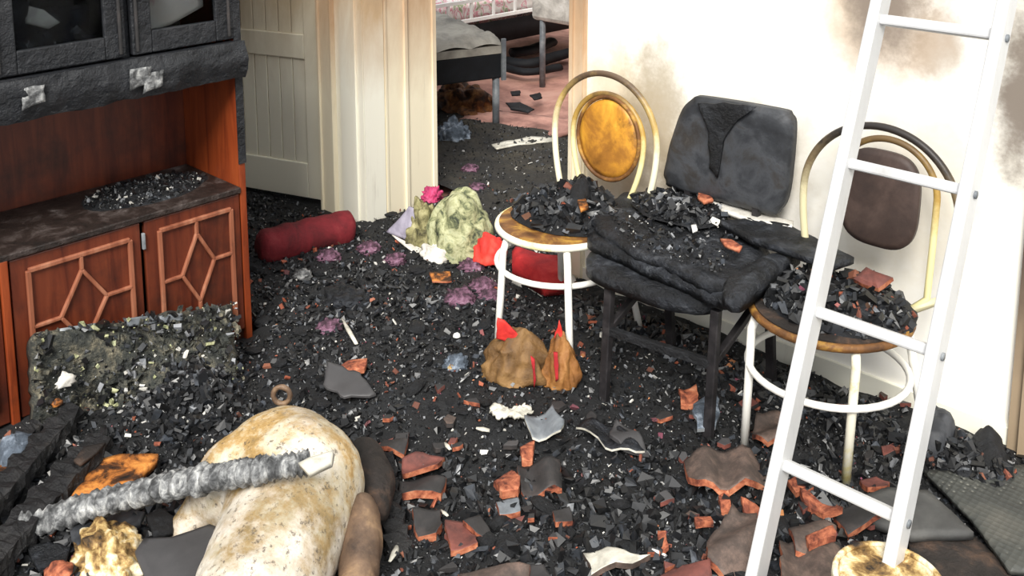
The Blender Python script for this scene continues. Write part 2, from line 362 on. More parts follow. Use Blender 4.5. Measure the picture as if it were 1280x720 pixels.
def chunks(locs, sizes, asp=(1, .75, .4), jit=.35):
    n = len(locs); v = CUBE[None] * (1 + jit * (rng.random((n, 8, 3)) - .5) * 2)
    s = sizes[:, None] * np.array(asp)[None] * (.6 + .8 * rng.random((n, 3)))
    v = v * s[:, None, :]; v = np.einsum('nij,nkj->nki', rot_rand(n), v) + locs[:, None, :]
    f = CF[None] + (np.arange(n) * 8)[:, None, None]
    return v.reshape(-1, 3), f.reshape(-1, 3)
def np_obj(name, parts, mats, label=None, cat=None, kind=None, parent=None):
    vs = []; fs = []; mi = []; o = 0
    for k, (v, f, m) in enumerate(parts): vs.append(v); fs.append(f + o); mi.append(np.full(len(f), m)); o += len(v)
    v = np.concatenate(vs); f = np.concatenate(fs); mi = np.concatenate(mi)
    base = np.array([v[:, 0].mean(), v[:, 1].mean(), v[:, 2].min()]) if parent is None else np.array(parent.location)
    m = bpy.data.meshes.new(name); v = v - base
    m.vertices.add(len(v)); m.vertices.foreach_set('co', v.ravel()); m.loops.add(f.size); m.loops.foreach_set('vertex_index', f.ravel().astype(np.int32))
    m.polygons.add(len(f)); m.polygons.foreach_set('loop_start', np.arange(len(f), dtype=np.int32) * 3)
    m.update(calc_edges=True); m.polygons.foreach_set('material_index', mi.astype(np.int32))
    m.polygons.foreach_set('use_smooth', [False] * len(f))
    for q in mats: m.materials.append(MC[q])
    m.validate()
    ob = bpy.data.objects.new(name, m)
    if parent is None: ob.location = base
    else: ob.parent = parent
    COL.objects.link(ob); tag(ob, label, cat, None, kind); return ob

# ------------------------------------------------------------------ ground shape
def vfb(x, y, sc, seed):
    z = 0
    r = np.random.default_rng(seed)
    for o in range(5):
        for k in range(5):
            a = r.uniform(0, 2 * pi); ph = r.uniform(0, 2 * pi); fq = sc * 2 ** o * r.uniform(.7, 1.3)
            z = z + np.sin((x * cos(a) + y * sin(a)) * fq + ph) / 5 / 1.7 ** o
    return z
YW = 2.73
def ground(x, y):
    x = np.asarray(x, float); y = np.asarray(y, float)
    h = .035 + .02 * vfb(x, y, 5, 3) + .008 * vfb(x, y, 30, 4)
    g = lambda cx, cy, rx, ry, a: a * np.exp(-((x - cx) / rx) ** 2 - ((y - cy) / ry) ** 2)
    h = h + .015 * np.exp(-((YW - y) / .3) ** 2) * (x > -2.25) * (y < YW + .1) + g(-2.45, 1.05, .25, .35, .07) + g(-1.95, .95, .3, .3, .03)
    h = h + g(-1.05, 2.1, .25, .2, .03) + g(-2.0, 2.0, .5, .3, .02)
    fade = np.clip((4.25 - y - .15 * vfb(x, y, 4, 12)) / .3, 0, 1); h = h * fade - .02 * (1 - fade)
    h = np.where((x < -3.3) & (y < 2.9), h * .3, h)
    return np.maximum(h, -.02)
def gz(x, y): return float(ground(x, y))
def G(x, y, dz=0.0):  # point of the debris bed on a sight line
    z = .05
    for _ in range(4): p = PZ(x, y, z); z = gz(p.x, p.y)
    return PZ(x, y, z + dz)
def ongr(p, dz=0): return Vector((p[0], p[1], gz(p[0], p[1]) + dz))

# ------------------------------------------------------------------ setting
MB().box((-6.2, -1.5, -.12), (1.6, 3.0, -.02)).build('floor', 'dark_floor')['kind'] = 'structure'
MB().box((-8.5, 3.0, -.12), (-1.2, 7.6, -.02)).build('floor', 'bedroom_floor')['kind'] = 'structure'
nx, ny = 210, 190; xs = np.linspace(-4.8, .5, nx); ys = np.linspace(.2, 4.3, ny); GX, GY = np.meshgrid(xs, ys); GZ = ground(GX, GY)
# keep the bed out of the solid walls
keepm = ~(((GX > -2.3) & (GY > YW + .02)) | ((GX < -3.25) & (GY > 2.57) & (GX > -3.56) & (GY < 3.06)) | ((GX < -3.55) & (GY > 2.93) & (GY < 3.06)) | ((GX < -2.80) & (GY < 1.75)))
idx = np.arange(nx * ny).reshape(ny, nx); q = keepm[:-1, :-1] & keepm[1:, :-1] & keepm[:-1, 1:] & keepm[1:, 1:]
a, b, c_, d = idx[:-1, :-1][q], idx[:-1, 1:][q], idx[1:, 1:][q], idx[1:, :-1][q]
f = np.concatenate([np.stack([a, b, c_], 1), np.stack([a, c_, d], 1)])
np_obj('ash_bed', [(np.stack([GX.ravel(), GY.ravel(), GZ.ravel()], 1), f, 0)], ['ash_bed'], 'black bed of ash covering the floor of the burnt room', 'ash', 'stuff')
def st(name, mb, m, label=None, bevel=0):
    o = mb.build(name, m, bevel=bevel, base=Vector((0, 0, 0)) if m == 'plaster' else None); o['kind'] = 'structure'
    if label: o['label'] = label
    return o
XJ = -2.294
st('wall_back', MB().box((XJ, YW, -.02), (1.6, YW + .2, 2.6)), 'plaster', 'white plaster wall stained by smoke behind the chairs')
st('wall_lintel', MB().box((-3.26, YW, 2.05), (XJ, YW + .2, 2.6)), 'plaster')
t0 = MB().box((XJ, YW - .012, -.02), (XJ + .075, YW, 2.1)).box((XJ + .008, YW - .02, -.02), (XJ + .022, YW - .012, 2.1)).box((XJ + .055, YW - .02, -.02), (XJ + .068, YW - .012, 2.1))
st('trim_1', t0, 'trim_tan', 'scorched cream casing on the right of the bedroom doorway')
# column between the two doorways
st('wall_column', MB().box((-3.56, 2.575, -.02), (-3.265, 2.945, 2.6)), 'trim_paint', 'cream wall column between the two doorways')
st('trim_2', MB().box((-3.56, 2.560, 0), (-3.47, 2.575, 2.1)).box((-3.565, 2.55, 0), (-3.555, 2.575, 2.1)).box((-3.475, 2.55, 0), (-3.465, 2.574, 2.09)), 'trim_tan', 'scorched door frame beside the ajar white door')
st('trim_3', MB().box((-3.40, 2.55, 0), (-3.25, 2.574, 2.1)).box((-3.249, 2.551, 0), (-3.243, 2.655, 2.099)).box((-3.31, 2.54, 0), (-3.29, 2.549, 2.09)).box((-3.262, 2.575, 0), (-3.25, 2.653, 2.098)), 'trim_paint', 'bright cream corner moulding of the column')
st('trim_4', MB().box((-3.265, 2.66, 0), (-3.25, 2.95, 2.1)).box((-3.252, 2.665, 0), (-3.245, 2.675, 2.1)).box((-3.252, 2.77, 0), (-3.24, 2.785, 2.1)).box((-3.252, 2.93, 0), (-3.243, 2.95, 2.1)), 'trim_tan', 'tan lining board on the left of the bedroom doorway')
st('wall_left', MB().box((-3.3, -1.5, -.02), (-3.15, 1.74, 2.6)).box((-5.0, 1.62, -.02), (-3.15, 1.74, 2.6)), 'grey_wall')
st('wall_hall', MB().box((-4.9, 2.95, -.02), (-3.6, 3.05, 2.6)).box((-5.0, 1.6, -.02), (-4.9, 3.05, 2.6)), 'grey_wall')
st('wall_right', MB().box((-.73, YW - .035, -.02), (-.57, YW, 2.5)).box((-.76, YW - .02, -.02), (-.73, YW, 2.5)), 'trim_sooty', 'sooty door casing at the right edge')
st('wall_bedroom', MB().box((-8.5, 7.4, -.1), (-1.2, 7.5, 2.6)).box((-8.6, 3.0, -.1), (-8.5, 7.5, 2.6)).box((-1.3, 2.93, -.1), (-1.2, 7.5, 2.6)), 'grey_wall')
st('baseboard_back', MB().box((XJ + .075, YW - .012, -.02), (-.76, YW, .10)), 'trim_paint')

# door ajar
hp = Vector((-3.565, 2.60, 0)); de = Vector((-4.00, 2.445, 0)); dx = (de - hp).normalized(); dn = Vector((dx.y, -dx.x, 0))
if dn.y > 0: dn = -dn
DM = Matrix.Translation(hp) @ Matrix((dx, dn, UZ)).transposed().to_4x4()
w = .78
mb = MB(); zb = .03
for p0, p1 in (((0, -.035, zb), (.115, 0, 2.0)), ((w - .115, -.035, zb), (w, 0, 2.0)), ((.115, -.035, zb), (w - .115, 0, .19)), ((.115, -.035, .665), (w - .115, 0, .775)), ((.115, -.035, 1.88), (w - .115, 0, 2.0))):
    mb.box(p0, p1, DM)
door = mb.build('door_1', 'door_paint', base=hp, bevel=.004); tag(door, 'white boarded panel door standing ajar beside the wooden cabinet', None, None, 'structure')
nb = 8; bw = (w - .23) / nb
for zl, zh in ((.19, .665), (.775, 1.88)):
    for k in range(nb):
        MB().box((.115 + k * bw + .0025, -.03, zl), (.115 + (k + 1) * bw - .0025, -.009, zh), DM).build('board', 'door_paint', door, bevel=.002)

# ------------------------------------------------------------------ debris
def vis_ok(x, y):
    ok = ~((x > -2.3) & (y > YW - .02)) & ~((x < -3.24) & (y > 2.54) & (y < 3.06)) & ~((x < -2.74) & (y < 1.74))
    return ok & (x > -4.6) & (x < -.2) & (y < 4.2)
def scatter(n, size, spread=None, box=(-4.2, -.3, .55, 4.1), seedfn=None):
    x = rng.uniform(box[0], box[1], n * 3); y = rng.uniform(box[2], box[3], n * 3)
    k = vis_ok(x, y) & (rng.random(n * 3) < np.where(y > 2.9, .35, 1)); k &= (x + y * .6 > -3.1)|(rng.random(n*3) < .9)
    x, y = x[k][:n], y[k][:n]; s = size[0] * (size[1] / size[0]) ** (rng.random(len(x)) ** 3.0)
    return np.stack([x, y, ground(x, y) + s * .18], 1), s
l, s = scatter(90000, (.004, .036)); pat = np.clip(.62 + .45 * vfb(l[:, 0], l[:, 1], 3.2, 9), .28, 1) * np.clip(1.15 - (l[:, 1] - 1.6) * .45, .4, 1); s = s * pat; l[:, 2] -= s * 0; v1, f1 = chunks(l, s, (1, .8, .45), .55)
np_obj('charcoal_rubble', [(v1, f1, 0)], ['rubble'], 'black charcoal crumbs strewn over the whole floor', 'charcoal', 'stuff')
l, s = scatter(2600, (.003, .016)); v1, f1 = chunks(l + [0, 0, .004], s, (1, .7, .25))
np_obj('ash_flakes', [(v1, f1, 0)], ['ash'], 'pale ash flakes sprinkled over the black debris', 'ash', 'stuff')
l, s = scatter(1300, (.004, .022), box=(-3.6, -.3, .7, 3.2)); v1, f1 = chunks(l + [0, 0, .004], s, (1, .7, .35))
np_obj('tile_crumbs', [(v1, f1, 0)], ['crumb'], 'reddish brown crumbs of broken roof tile in the ash', 'rubble', 'stuff')
def lump_mesh(seed, s, flat=.6):
    bm = bmesh.new(); bmesh.ops.create_icosphere(bm, subdivisions=2, radius=s)
    for v in bm.verts:
        d = 1 + .35 * mn.noise(v.co / s * 1.3 + Vector((seed * 3.1, seed, 0))) + .15 * mn.noise(v.co / s * 4 + Vector((seed, 0, 9)))
        v.co = Vector((v.co.x * d, v.co.y * d * .75, max(v.co.z * d * flat, -s * .35)))
    m = bpy.data.meshes.new('charcoal_lump'); bm.to_mesh(m); bm.free(); m.materials.append(MC['char']); return m
lm = [lump_mesh(i, .03) for i in range(6)]
n = 0; tries = 0
for i in range(4000):
    if n >= 200: break
    x, y = random.uniform(-3.3, -.5), random.uniform(.7, 2.95)
    if not bool(vis_ok(np.array(x), np.array(y))): continue
    if y < 1.6 and -2.2 < x < -1.55 and y < 1.5: continue
    o = bpy.data.objects.new('charcoal_lump', lm[i % 6]); COL.objects.link(o)
    sc = random.uniform(.5, 1.35); o.scale = (sc, sc * random.uniform(.7, 1.1), sc * random.uniform(.4, .9)); o.rotation_euler = (random.uniform(-.3, .3), random.uniform(-.3, .3), random.uniform(0, 6.3))
    o.location = (x, y, gz(x, y) + .004 * sc)
    tag(o, 'loose black charcoal lump lying in the ash on the floor', 'charcoal', 'charcoal lumps scattered over the floor'); n += 1

def heap(name, c, rx, ry, h, label, cat, n=260, size=(.008, .04), mats=('rubble', 'crumb'), seed=1, parent=None, cf=.05, solid='char', rot=0):
    m = 26; rn = 9; vs = []; fs = []
    for r in range(1, rn + 1):
        for k in range(m):
            t = r / rn; a = 2 * pi * k / m; e = 1 + .12 * mn.noise(Vector((cos(a) * 2, sin(a) * 2, seed)))
            X = cos(a) * rx * t * e; Y = sin(a) * ry * t * e; X, Y = X * cos(rot) - Y * sin(rot), X * sin(rot) + Y * cos(rot)
            x, y = c[0] + X, c[1] + Y
            z = c[2] + h * (1 - t ** 2.4) * (1 + .7 * mn.noise(Vector((x * 14, y * 14, seed)))) + (.006 * mn.noise(Vector((x * 60, y * 60, seed))) if t < 1 else 0)
            vs.append((x, y, z))
    vs.append((c[0], c[1], c[2] + h)); vs.append((c[0], c[1], c[2]))
    for k in range(m):
        k2 = (k + 1) % m; fs.append((rn * m, k, k2)); fs.append((rn * m + 1, (rn - 1) * m + k2, (rn - 1) * m + k))
        for r in range(rn - 1):
            fs.append((r * m + k, (r + 1) * m + k, (r + 1) * m + k2)); fs.append((r * m + k, (r + 1) * m + k2, r * m + k2))
    a = rng.random(n) * 2 * pi; t = np.sqrt(rng.random(n)) * .97
    X = np.cos(a) * rx * t; Y = np.sin(a) * ry * t; x = c[0] + X * cos(rot) - Y * sin(rot); y = c[1] + X * sin(rot) + Y * cos(rot)
    z = np.array([c[2] + h * (1 - tt ** 2.4) * (1 + .7 * mn.noise(Vector((p * 14, q * 14, seed)))) for p, q, tt in zip(x, y, t)])
    s = size[0] * (size[1] / size[0]) ** (rng.random(n) ** 1.6)
    nc = int(n * cf); L = np.stack([x, y, z + s * .2], 1)
    v1, f1 = chunks(L[nc:], s[nc:]); parts = [(np.array(vs, float), np.array(fs), 0), (v1, f1, 1)]
    if nc: v2, f2 = chunks(L[:nc], s[:nc]); parts.append((v2, f2, 2))
    return np_obj(name, parts, [solid, *mats], label, cat, 'stuff', parent)

# ------------------------------------------------------------------ wall unit
X0 = -2.768; XB = -3.10; YA, YB = .50, 1.694; YM = .965
cabt = empty('wall_unit', (-2.9, 1.2, 0), 'reddish brown wooden wall unit with charred black glazed upper doors', 'cabinet')
MB().box((XB, YB - .022, 0), (X0, YB, 1.9)).build('side_panel', 'cab_side', cabt, bevel=.002)
MB().box((XB, YA, 0), (X0, YA + .022, 1.9)).build('side_panel', 'cab_wood', cabt, bevel=.002)
MB().box((XB - .012, YA, 0), (XB, YB, 1.9)).build('back_panel', 'cab_wood', cabt)
MB().box((X0 - .02, YM - .028, 0), (X0 + .006, YM - .006, .53)).build('pilaster', 'cab_side', cabt, bevel=.003)
MB().box((XB + .001, YA + .022, .525), (X0 + .006, YB - .022, .545)).build('worktop', 'counter', cabt, bevel=.004)
MB().box((XB, YA + .022, 0), (X0 - .02, YB - .022, .06)).build('plinth', 'cab_dark', cabt)
def lower_door(y0, y1):
    z0, z1 = .065, .522
    d = MB().box((X0 - .02, y0, z0), (X0 - .002, y1, z1)).build('door', 'cab_wood', cabt, bevel=.003)
    a, b = y0 + .045, y1 - .035; p, q = z0 + .05, z1 - .04; xm = X0 + .002; m = (a + b) / 2; ww = b - a; hh = q - p
    fr = MB()
    for u, v in (((a, p), (a, q)), ((a, q), (b, q)), ((b, q), (b, p)), ((b, p), (a, p))):
        fr.bar((xm, *u), (xm, *v), .014, .012, up=(1, 0, 0))
    fr.build('moulding', 'cab_mould', d, bevel=.003)
    top, bot = q - .045, p + .045; cz = (p + q) / 2; l, r = a + ww * .27, b - ww * .27
    segs = [((m, q), (m, top)), ((m, top), (l, top - .12)), ((m, top), (r, top - .10)), ((r, top - .10), (b, top - .10)), ((l, top - .12), (a, top - .12)), ((r, top - .10), (m, top - .22)), ((l, top - .12), (m, top - .22)), ((m, top - .22), (m, p))]
    for u, v in segs:
        MB().bar((xm, *u), (xm, *v), .011, .012, up=(1, 0, 0)).build('glazing_bar', 'cab_mould', d, bevel=.003)
    return d
for y0, y1 in ((YA + .024, YM - .03), (YM, 1.335), (1.348, YB - .025)): lower_door(y0, y1)
for zc in (.44, .13): MB().box((X0 - .002, 1.337, zc), (X0 + .008, 1.346, zc + .05)).build('hinge', 'steel_grey', cabt, bevel=.002)
# upper charred cabinet
MB().box((XB, YA + .022, .926), (XB + .008, YB - .022, 1.9)).build('dark_lining', 'cab_char', cabt)  # black sheet added over the brown back panel to make the upper interior dark
MB().box((X0, YB - .024, .62), (X0 + .004, YB + .002, 1.9)).build('charred_edge', 'cab_char', cabt)
mb = MB(); mb.box((XB, YA + .022, .905), (X0, YB - .022, .925)); mb.build('upper_base', 'cab_char', cabt)
vb = MB(); N = 60; vs = []; fs = []
for k in range(N + 1):
    y = YA + (YB - YA) * k / N
    for j in range(9):
        z = .905 + .115 * j / 8; o = .012 * fb((0, y, z), 11, 2) + .006 * fb((0, y, z), 40, 3)
        vs.append((X0 + .03 + o + .012 * sin(j / 8 * pi), y, z + (.008 * fb((y, 0, 0), 9) if j == 0 else 0)))
for k in range(N):
    for j in range(8): a = k * 9 + j; fs.append((a, a + 9, a + 10, a + 1))
vb.add(vs, fs, 0, True); vb.box((X0 - .02, YA, .91), (X0 + .022, YB, 1.018)); vb.build('valance', 'cab_char', cabt)
for y, zz in ((1.335, .965), (1.375, .95), (1.04, .97)):
    mb = MB(); slab(mb, [(X0 + .05, y - .03, zz - .03), (X0 + .05, y + .03, zz - .015), (X0 + .05, y + .035, zz + .03), (X0 + .05, y - .02, zz + .03)], .006, 3, amp=.006, jag=.008, seed=int(y * 50), nrm=(1, 0, .2)); mb.build('peeling_flake', 'hose_grey', cabt)
def upper_door(y0, y1, zs=1.075):
    z0, z1 = 1.025, 1.85; fw = .06
    mb = MB().box((X0 - .018, y0, z0), (X0 + .004, y0 + fw, z1)).box((X0 - .018, y1 - fw, z0), (X0 + .004, y1, z1)).box((X0 - .018, y0 + fw, z0), (X0 + .004, y1 - fw, zs)).box((X0 - .018, y0 + fw, z1 - fw), (X0 + .004, y1 - fw, z1))
    d = mb.build('upper_door', 'cab_char', cabt, bevel=.004)
    for yy in (y0 + .012, y1 - .018): MB().bar((X0 + .007, yy, z0 + .01), (X0 + .007, yy, z1 - .01), .008, .008, up=(1, 0, 0)).build('bead', 'tile_dark', d, bevel=.002)
    MB().box((X0 - .012, y0 + fw, zs), (X0 - .008, y1 - fw, z1 - fw)).build('glass_pane', 'glass', d)
upper_door(YA + .025, YM - .01); upper_door(YM, 1.325, 1.09); upper_door(1.345, YB - .022, 1.09)
MB().box((XB, 1.325, .925), (X0 - .02, 1.345, 1.9)).build('divider', 'cab_char', cabt)
MB().box((XB, YA, 1.9), (X0 + .01, YB, 1.93)).build('top_panel', 'cab_char', cabt)
heap('counter_ash', (-2.95, 1.45, .545), .12, .20, .014, 'thin layer of black and white ash on the worktop', 'ash', 900, (.003, .016), ('rubble', 'ash'), 3, None, .08, 'char')
# crockery inside the left cupboard
def lathe(prof, c, n=20, M=None):
    vs = []; fs = []
    for r, z in prof:
        for k in range(n):
            v = Vector((r * cos(2 * pi * k / n), r * sin(2 * pi * k / n), z)); vs.append((M @ v if M else v) + Vector(c))
    for i in range(len(prof) - 1):
        for k in range(n): fs.append((i * n + k, i * n + (k + 1) % n, (i + 1) * n + (k + 1) % n, (i + 1) * n + k))
    return vs, fs
cup = [(.001, 0), (.022, 0), (.03, .02), (.034, .06), (.03, .062), (.026, .02), (.001, .006)]
bowl = [(.001, 0), (.03, 0), (.06, .025), (.075, .06), (.071, .062), (.055, .03), (.001, .008)]
for k, (y, z, pr, lab, ax) in enumerate([(1.05, .928, bowl, 'dark glossy bowl in the left cupboard, nearest its left edge', .3), (1.13, .928, cup, 'sooty tilted glass in the left cupboard between bowl and jug', 1.2), (1.20, .928, cup, 'sooty glass lying by the right side of the left cupboard', 1.4), (1.25, .928, cup, 'upright sooty glass beside the cupboard divider', 0.1)]):
    mb = MB(); vs, fs = lathe(pr, (X0 - .10 - .02 * (k % 2), y, z + .175 + (.03 if ax > .2 else 0)), M=Matrix.Rotation(ax, 3, 'X')); mb.add(vs, fs, 0, True)
    tag(mb.build('glassware', 'glossy_dark'), lab, 'glassware')
st_ = MB().box((XB + .002, YM, 1.0), (X0 - .03, 1.324, 1.022)).build('cupboard_shelf', 'cab_char', cabt)
heap('burnt_crockery', (X0 - .12, 1.15, 1.022), .085, .155, .10, 'glossy heap of burnt crockery shards behind the left pane', 'crockery', 420, (.008, .04), ('glossy_dark', 'ash'), 5, None, .1, 'glossy_dark')
mb = MB(); slab(mb, [(X0 - .06, 1.08, 1.15), (X0 - .06, 1.14, 1.125), (X0 - .05, 1.165, 1.14), (X0 - .06, 1.13, 1.18), (X0 - .06, 1.08, 1.20)], .008, 4, amp=.008, seed=9, nrm=(1, 0, .3)); tag(mb.build('cream_plate_shard', 'white_cloth'), 'cream shard of a plate behind the left glass pane', 'plate shard')
mb = MB(); slab(mb, [(X0 - .04, 1.40, 1.075), (X0 - .04, 1.49, 1.09), (X0 - .045, 1.60, 1.13), (X0 - .08, 1.62, 1.26), (X0 - .09, 1.43, 1.24)], .003, 5, amp=.006, freq=8, seed=4, nrm=(1, 0, .2)); tag(mb.build('printed_sheet', 'photo_paper'), 'curled white and red printed sheet behind the right glass pane', 'paper')

# ------------------------------------------------------------------ chairs
def arc(c, r, a0, a1, n=24, z=None): return [Vector((c[0] + r * cos(a0 + (a1 - a0) * k / n), c[1] + r * sin(a0 + (a1 - a0) * k / n), c[2] if z is None else z)) for k in range(n + 1)]
def hoop_pts(cx, y, zb, zt, wb, wt, n=40, tilt=.02, lean=0.0):
    """arched back: starts narrow at the seat, swells and closes in a round top"""
    r = wt / 2; zc = zt - r; pts = []
    for k in range(8): 
        t = k / 8; e = sin(t * pi / 2); pts.append(Vector((cx - (wb / 2 + (r - wb / 2) * e) , 0, zb + (zc - zb) * t)))
    for k in range(n + 1): a = pi - pi * k / n; pts.append(Vector((cx + r * cos(a), 0, zc + r * sin(a))))
    for k in range(8):
        t = 1 - (k + 1) / 8; e = sin(t * pi / 2); pts.append(Vector((cx + (wb / 2 + (r - wb / 2) * e), 0, zb + (zc - zb) * t)))
    for p in pts: p.y = y + tilt * (p.z - zb) / (zt - zb); p.x += lean * (p.z - zb)
    return pts
def cafe_chair(name, label, c, seat_r, feet, hoop, inner, disc_mat, mats, ring=None):
    """c: seat centre; feet: four foot points; hoop (cx, y, zb, zt, wb, wt)"""
    t = empty('bistro_chair', (c[0], c[1], 0), label, 'chair', )
    zs = c[2]
    MB().tube(arc(c, seat_r, 0, 2 * pi, 47)[:-1] + [], .011, 10, closed=True).build('seat_ring', mats['ring'], t)
    sm = MB(); n = 40; vs = [(c[0] + (seat_r - .004) * cos(2 * pi * k / n), c[1] + (seat_r - .004) * sin(2 * pi * k / n), zz) for zz in (zs - .004, zs + .014) for k in range(n)]
    sm.add(vs, [tuple(range(n - 1, -1, -1)), tuple(range(n, 2 * n))] + [(k, (k + 1) % n, n + (k + 1) % n, n + k) for k in range(n)]); sm.build('seat', mats['seat'], t)
    for i, f in enumerate(feet):
        a = Vector((f[0] - c[0], f[1] - c[1], 0)).normalized(); top = Vector((c[0], c[1], zs - .01)) + a * (seat_r - .012)
        top = Vector((*(top.xy), zs - .004)); f = Vector(f); mid = top.lerp(f, .12) + a * .012
        MB().tube([top, mid, top.lerp(f, .5) + a * .006, f], .0115, 10).build('leg', mats['leg%d' % i] if 'leg%d' % i in mats else mats['leg'], t)
    r2 = ring or (seat_r * .97, zs - .15)
    MB().tube(arc(c, r2[0], 0, 2 * pi, 40, r2[1])[:-1] + [], .0095, 10, closed=True).build('stretcher_ring', mats['leg'], t)
    for p in r2[2:] if ring else []: pass
    h = MB(); h0 = hoop_pts(*hoop); 
    def seated(hh):
        out = list(hh)
        for e, ins in ((hh[0], 0), (hh[-1], 1)):
            a = Vector((e.x - c[0], e.y - c[1], 0)).normalized(); p = Vector((c[0], c[1], zs + .004)) + a * (seat_r + .002)
            e.z = max(e.z, zs + .035)
            if ins: out.append(p)
            else: out.insert(0, p)
        return out
    h0 = seated(h0)
    h.tube(h0, .0105, 10); h.build('back_hoop', mats['hoop'], t)
    hp_ = seated(hoop_pts(*inner)); b = MB(); b.tube(hp_, .009, 10); b.build('inner_hoop', mats['hoop2'], t)
    return t
# left chair
lc = (-2.035, 2.365, .42)
chair = cafe_chair('bistro_chair', 'white tubular bistro chair with a round tan back pad, nearest the doorway', lc, .192,
    [G(621, 438) + Vector((0, 0, -.01)), G(713, 470) + Vector((0, 0, -.01)), Vector((-1.84, 2.56, .03)), Vector((-2.22, 2.60, .03))],
    (-2.02, 2.565, .43, .875, .34, .425), (-1.995, 2.55, .43, .815, .15, .29), 'tan_disc',
    dict(ring='leg_yellow', seat='rim_rust', leg='leg_white', hoop='hoop_scorched', hoop2='inner_scorched'), ring=(.195, .30))
def disc(name, cx, y, z, rx, rz, mat, parent, tilt=.04, sq=2.0, th=.018):
    pts = []
    for k in range(48):
        a = 2 * pi * k / 48; cxx, szz = cos(a), sin(a)
        e = 2 / sq; X = math.copysign(abs(cxx) ** e, cxx) * rx; Z = math.copysign(abs(szz) ** e, szz) * rz
        pts.append(Vector((cx + X, y + tilt * (Z / rz), z + Z)))
    mb = MB(); slab(mb, pts, th, 8, bn=48, amp=.002, puff=.008, pw=4, nrm=(0, -1, tilt / rz)); return mb.build(name, mat, parent)
disc('back_pad', -1.985, 2.552, .672, .118, .128, 'tan_disc', chair, .008)
MB().tube([Vector((-1.985 + .125 * cos(a), 2.552 + .008 * sin(a), .672 + .136 * sin(a))) for a in np.linspace(0, 2 * pi, 41)[:-1]], .007, 8, closed=True).build('pad_ring', 'rim_rust', chair)
heap('debris_heap', (-2.03, 2.42, .437), .20, .17, .075, 'lumpy charred debris heaped on the seat of the left bistro chair', 'debris', 900, (.005, .036), ('rubble', 'crumb'), 11, None, .03)
# right chair
rc = (-1.125, 2.40, .425)
chair2 = cafe_chair('bistro_chair', 'white tubular bistro chair with a squarish brown back pad, behind the ladder', rc, .20,
    [G(930, 556) + Vector((0, 0, -.01)), G(1057, 604) + Vector((0, 0, -.01)), Vector((-.93, 2.60, .04)), Vector((-1.31, 2.60, .04))],
    (-1.095, 2.575, .43, .885, .36, .43), (-1.07, 2.56, .43, .86, .26, .27), 'brown_disc',
    dict(ring='rim_rust', seat='char_brown', leg='leg_white', leg1='leg_yellow', hoop='hoop_dark', hoop2='inner_scorched'), ring=(.205, .27))
disc('back_pad', -1.08, 2.555, .70, .105, .13, 'brown_disc', chair2, .008, 3.2)
heap('debris_heap', (-1.12, 2.42, .433), .205, .18, .05, 'black charred debris heaped on the seat of the right bistro chair', 'debris', 900, (.005, .034), ('rubble', 'crumb'), 13, None, .05)
mb = MB(); c0 = PZ(1090, 352, .50); slab(mb, [c0 + Vector(v) for v in ((-.045, -.02, 0), (.03, -.03, .0), (.045, .02, .02), (-.03, .03, .02))], .012, 4, puff=.01, jag=.005, seed=3, mie=1, smooth=False)
tag(mb.build('tile_fragment', ['tile_red', 'tile_edge']), 'small reddish tile fragment on the debris of the right chair', 'roof tile')
# middle burnt chair
mc = (-1.60, 2.38, .425)
ch3 = empty('burnt_chair', (mc[0], mc[1], 0), 'charred black steel chair with a square upholstered back, between the two white chairs', 'chair')
pts = []
for k in range(40):
    a = 2 * pi * k / 40; e = 2 / 3.2; pts.append(Vector((mc[0] + math.copysign(abs(cos(a)) ** e, cos(a)) * .235, mc[1] - .01 + math.copysign(abs(sin(a)) ** e, sin(a)) * .205, mc[2])))
mb = MB(); slab(mb, pts, .03, 8, bn=60, amp=.008, freq=14, jag=.006, seed=21, round_=True, nrm=(0, 0, 1)); mb.build('seat', 'char_cloth', ch3)
fl = G(755, 500); fr = G(885, 548); bl = Vector((fl.x - .0, fl.y + .34, .04)); br = Vector((fr.x, fr.y + .34, .04))
tops = [Vector((fl.x + .0, fl.y + .02, .40)), Vector((fr.x, fr.y + .02, .40)), Vector((bl.x, bl.y - .04, .40)), Vector((br.x, br.y - .04, .40))]
for a, b in zip(tops, (fl, fr, bl, br)): MB().bar(a, b - Vector((0, 0, .01)), .026, .022, up=(0, 1, 0)).build('leg', 'steel_dark', ch3, bevel=.003)
MB().bar(tops[0].lerp(fl, .42), tops[1].lerp(fr, .42), .02, .024).build('stretcher', 'char', ch3, bevel=.003)
MB().bar(tops[1].lerp(fr, .42), tops[3].lerp(br, .06), .02, .02).build('side_brace', 'steel_dark', ch3, bevel=.003)
MB().bar(tops[0].lerp(fl, .42), tops[2].lerp(bl, .06), .02, .02).build('side_brace', 'steel_dark', ch3, bevel=.003)
bk = [PY(x, y, 2.62) for x, y in ((862, 125), (878, 123), (968, 138), (983, 146), (988, 165), (981, 240), (970, 265), (952, 267), (842, 238), (830, 226), (829, 208), (846, 146))]
mb = MB(); slab(mb, bk, .03, 10, bn=70, amp=.006, freq=9, puff=.012, pw=5, seed=33, round_=True, soft=True); mb.build('backrest', 'sooty_back', ch3)
mb = MB(); slab(mb, [PY(x, y, 2.597) for x, y in ((872, 130), (905, 128), (945, 134), (922, 150), (905, 170), (896, 222), (886, 210), (885, 165))], .008, 6, amp=.006, freq=30, jag=.008, seed=36); mb.build('melted_foam', 'char', ch3)
for xx in (-1.72, -1.48): MB().bar((xx, 2.635, .40), (xx, 2.625, .60), .02, .02, up=(0, 1, 0)).build('back_post', 'steel_dark', ch3)
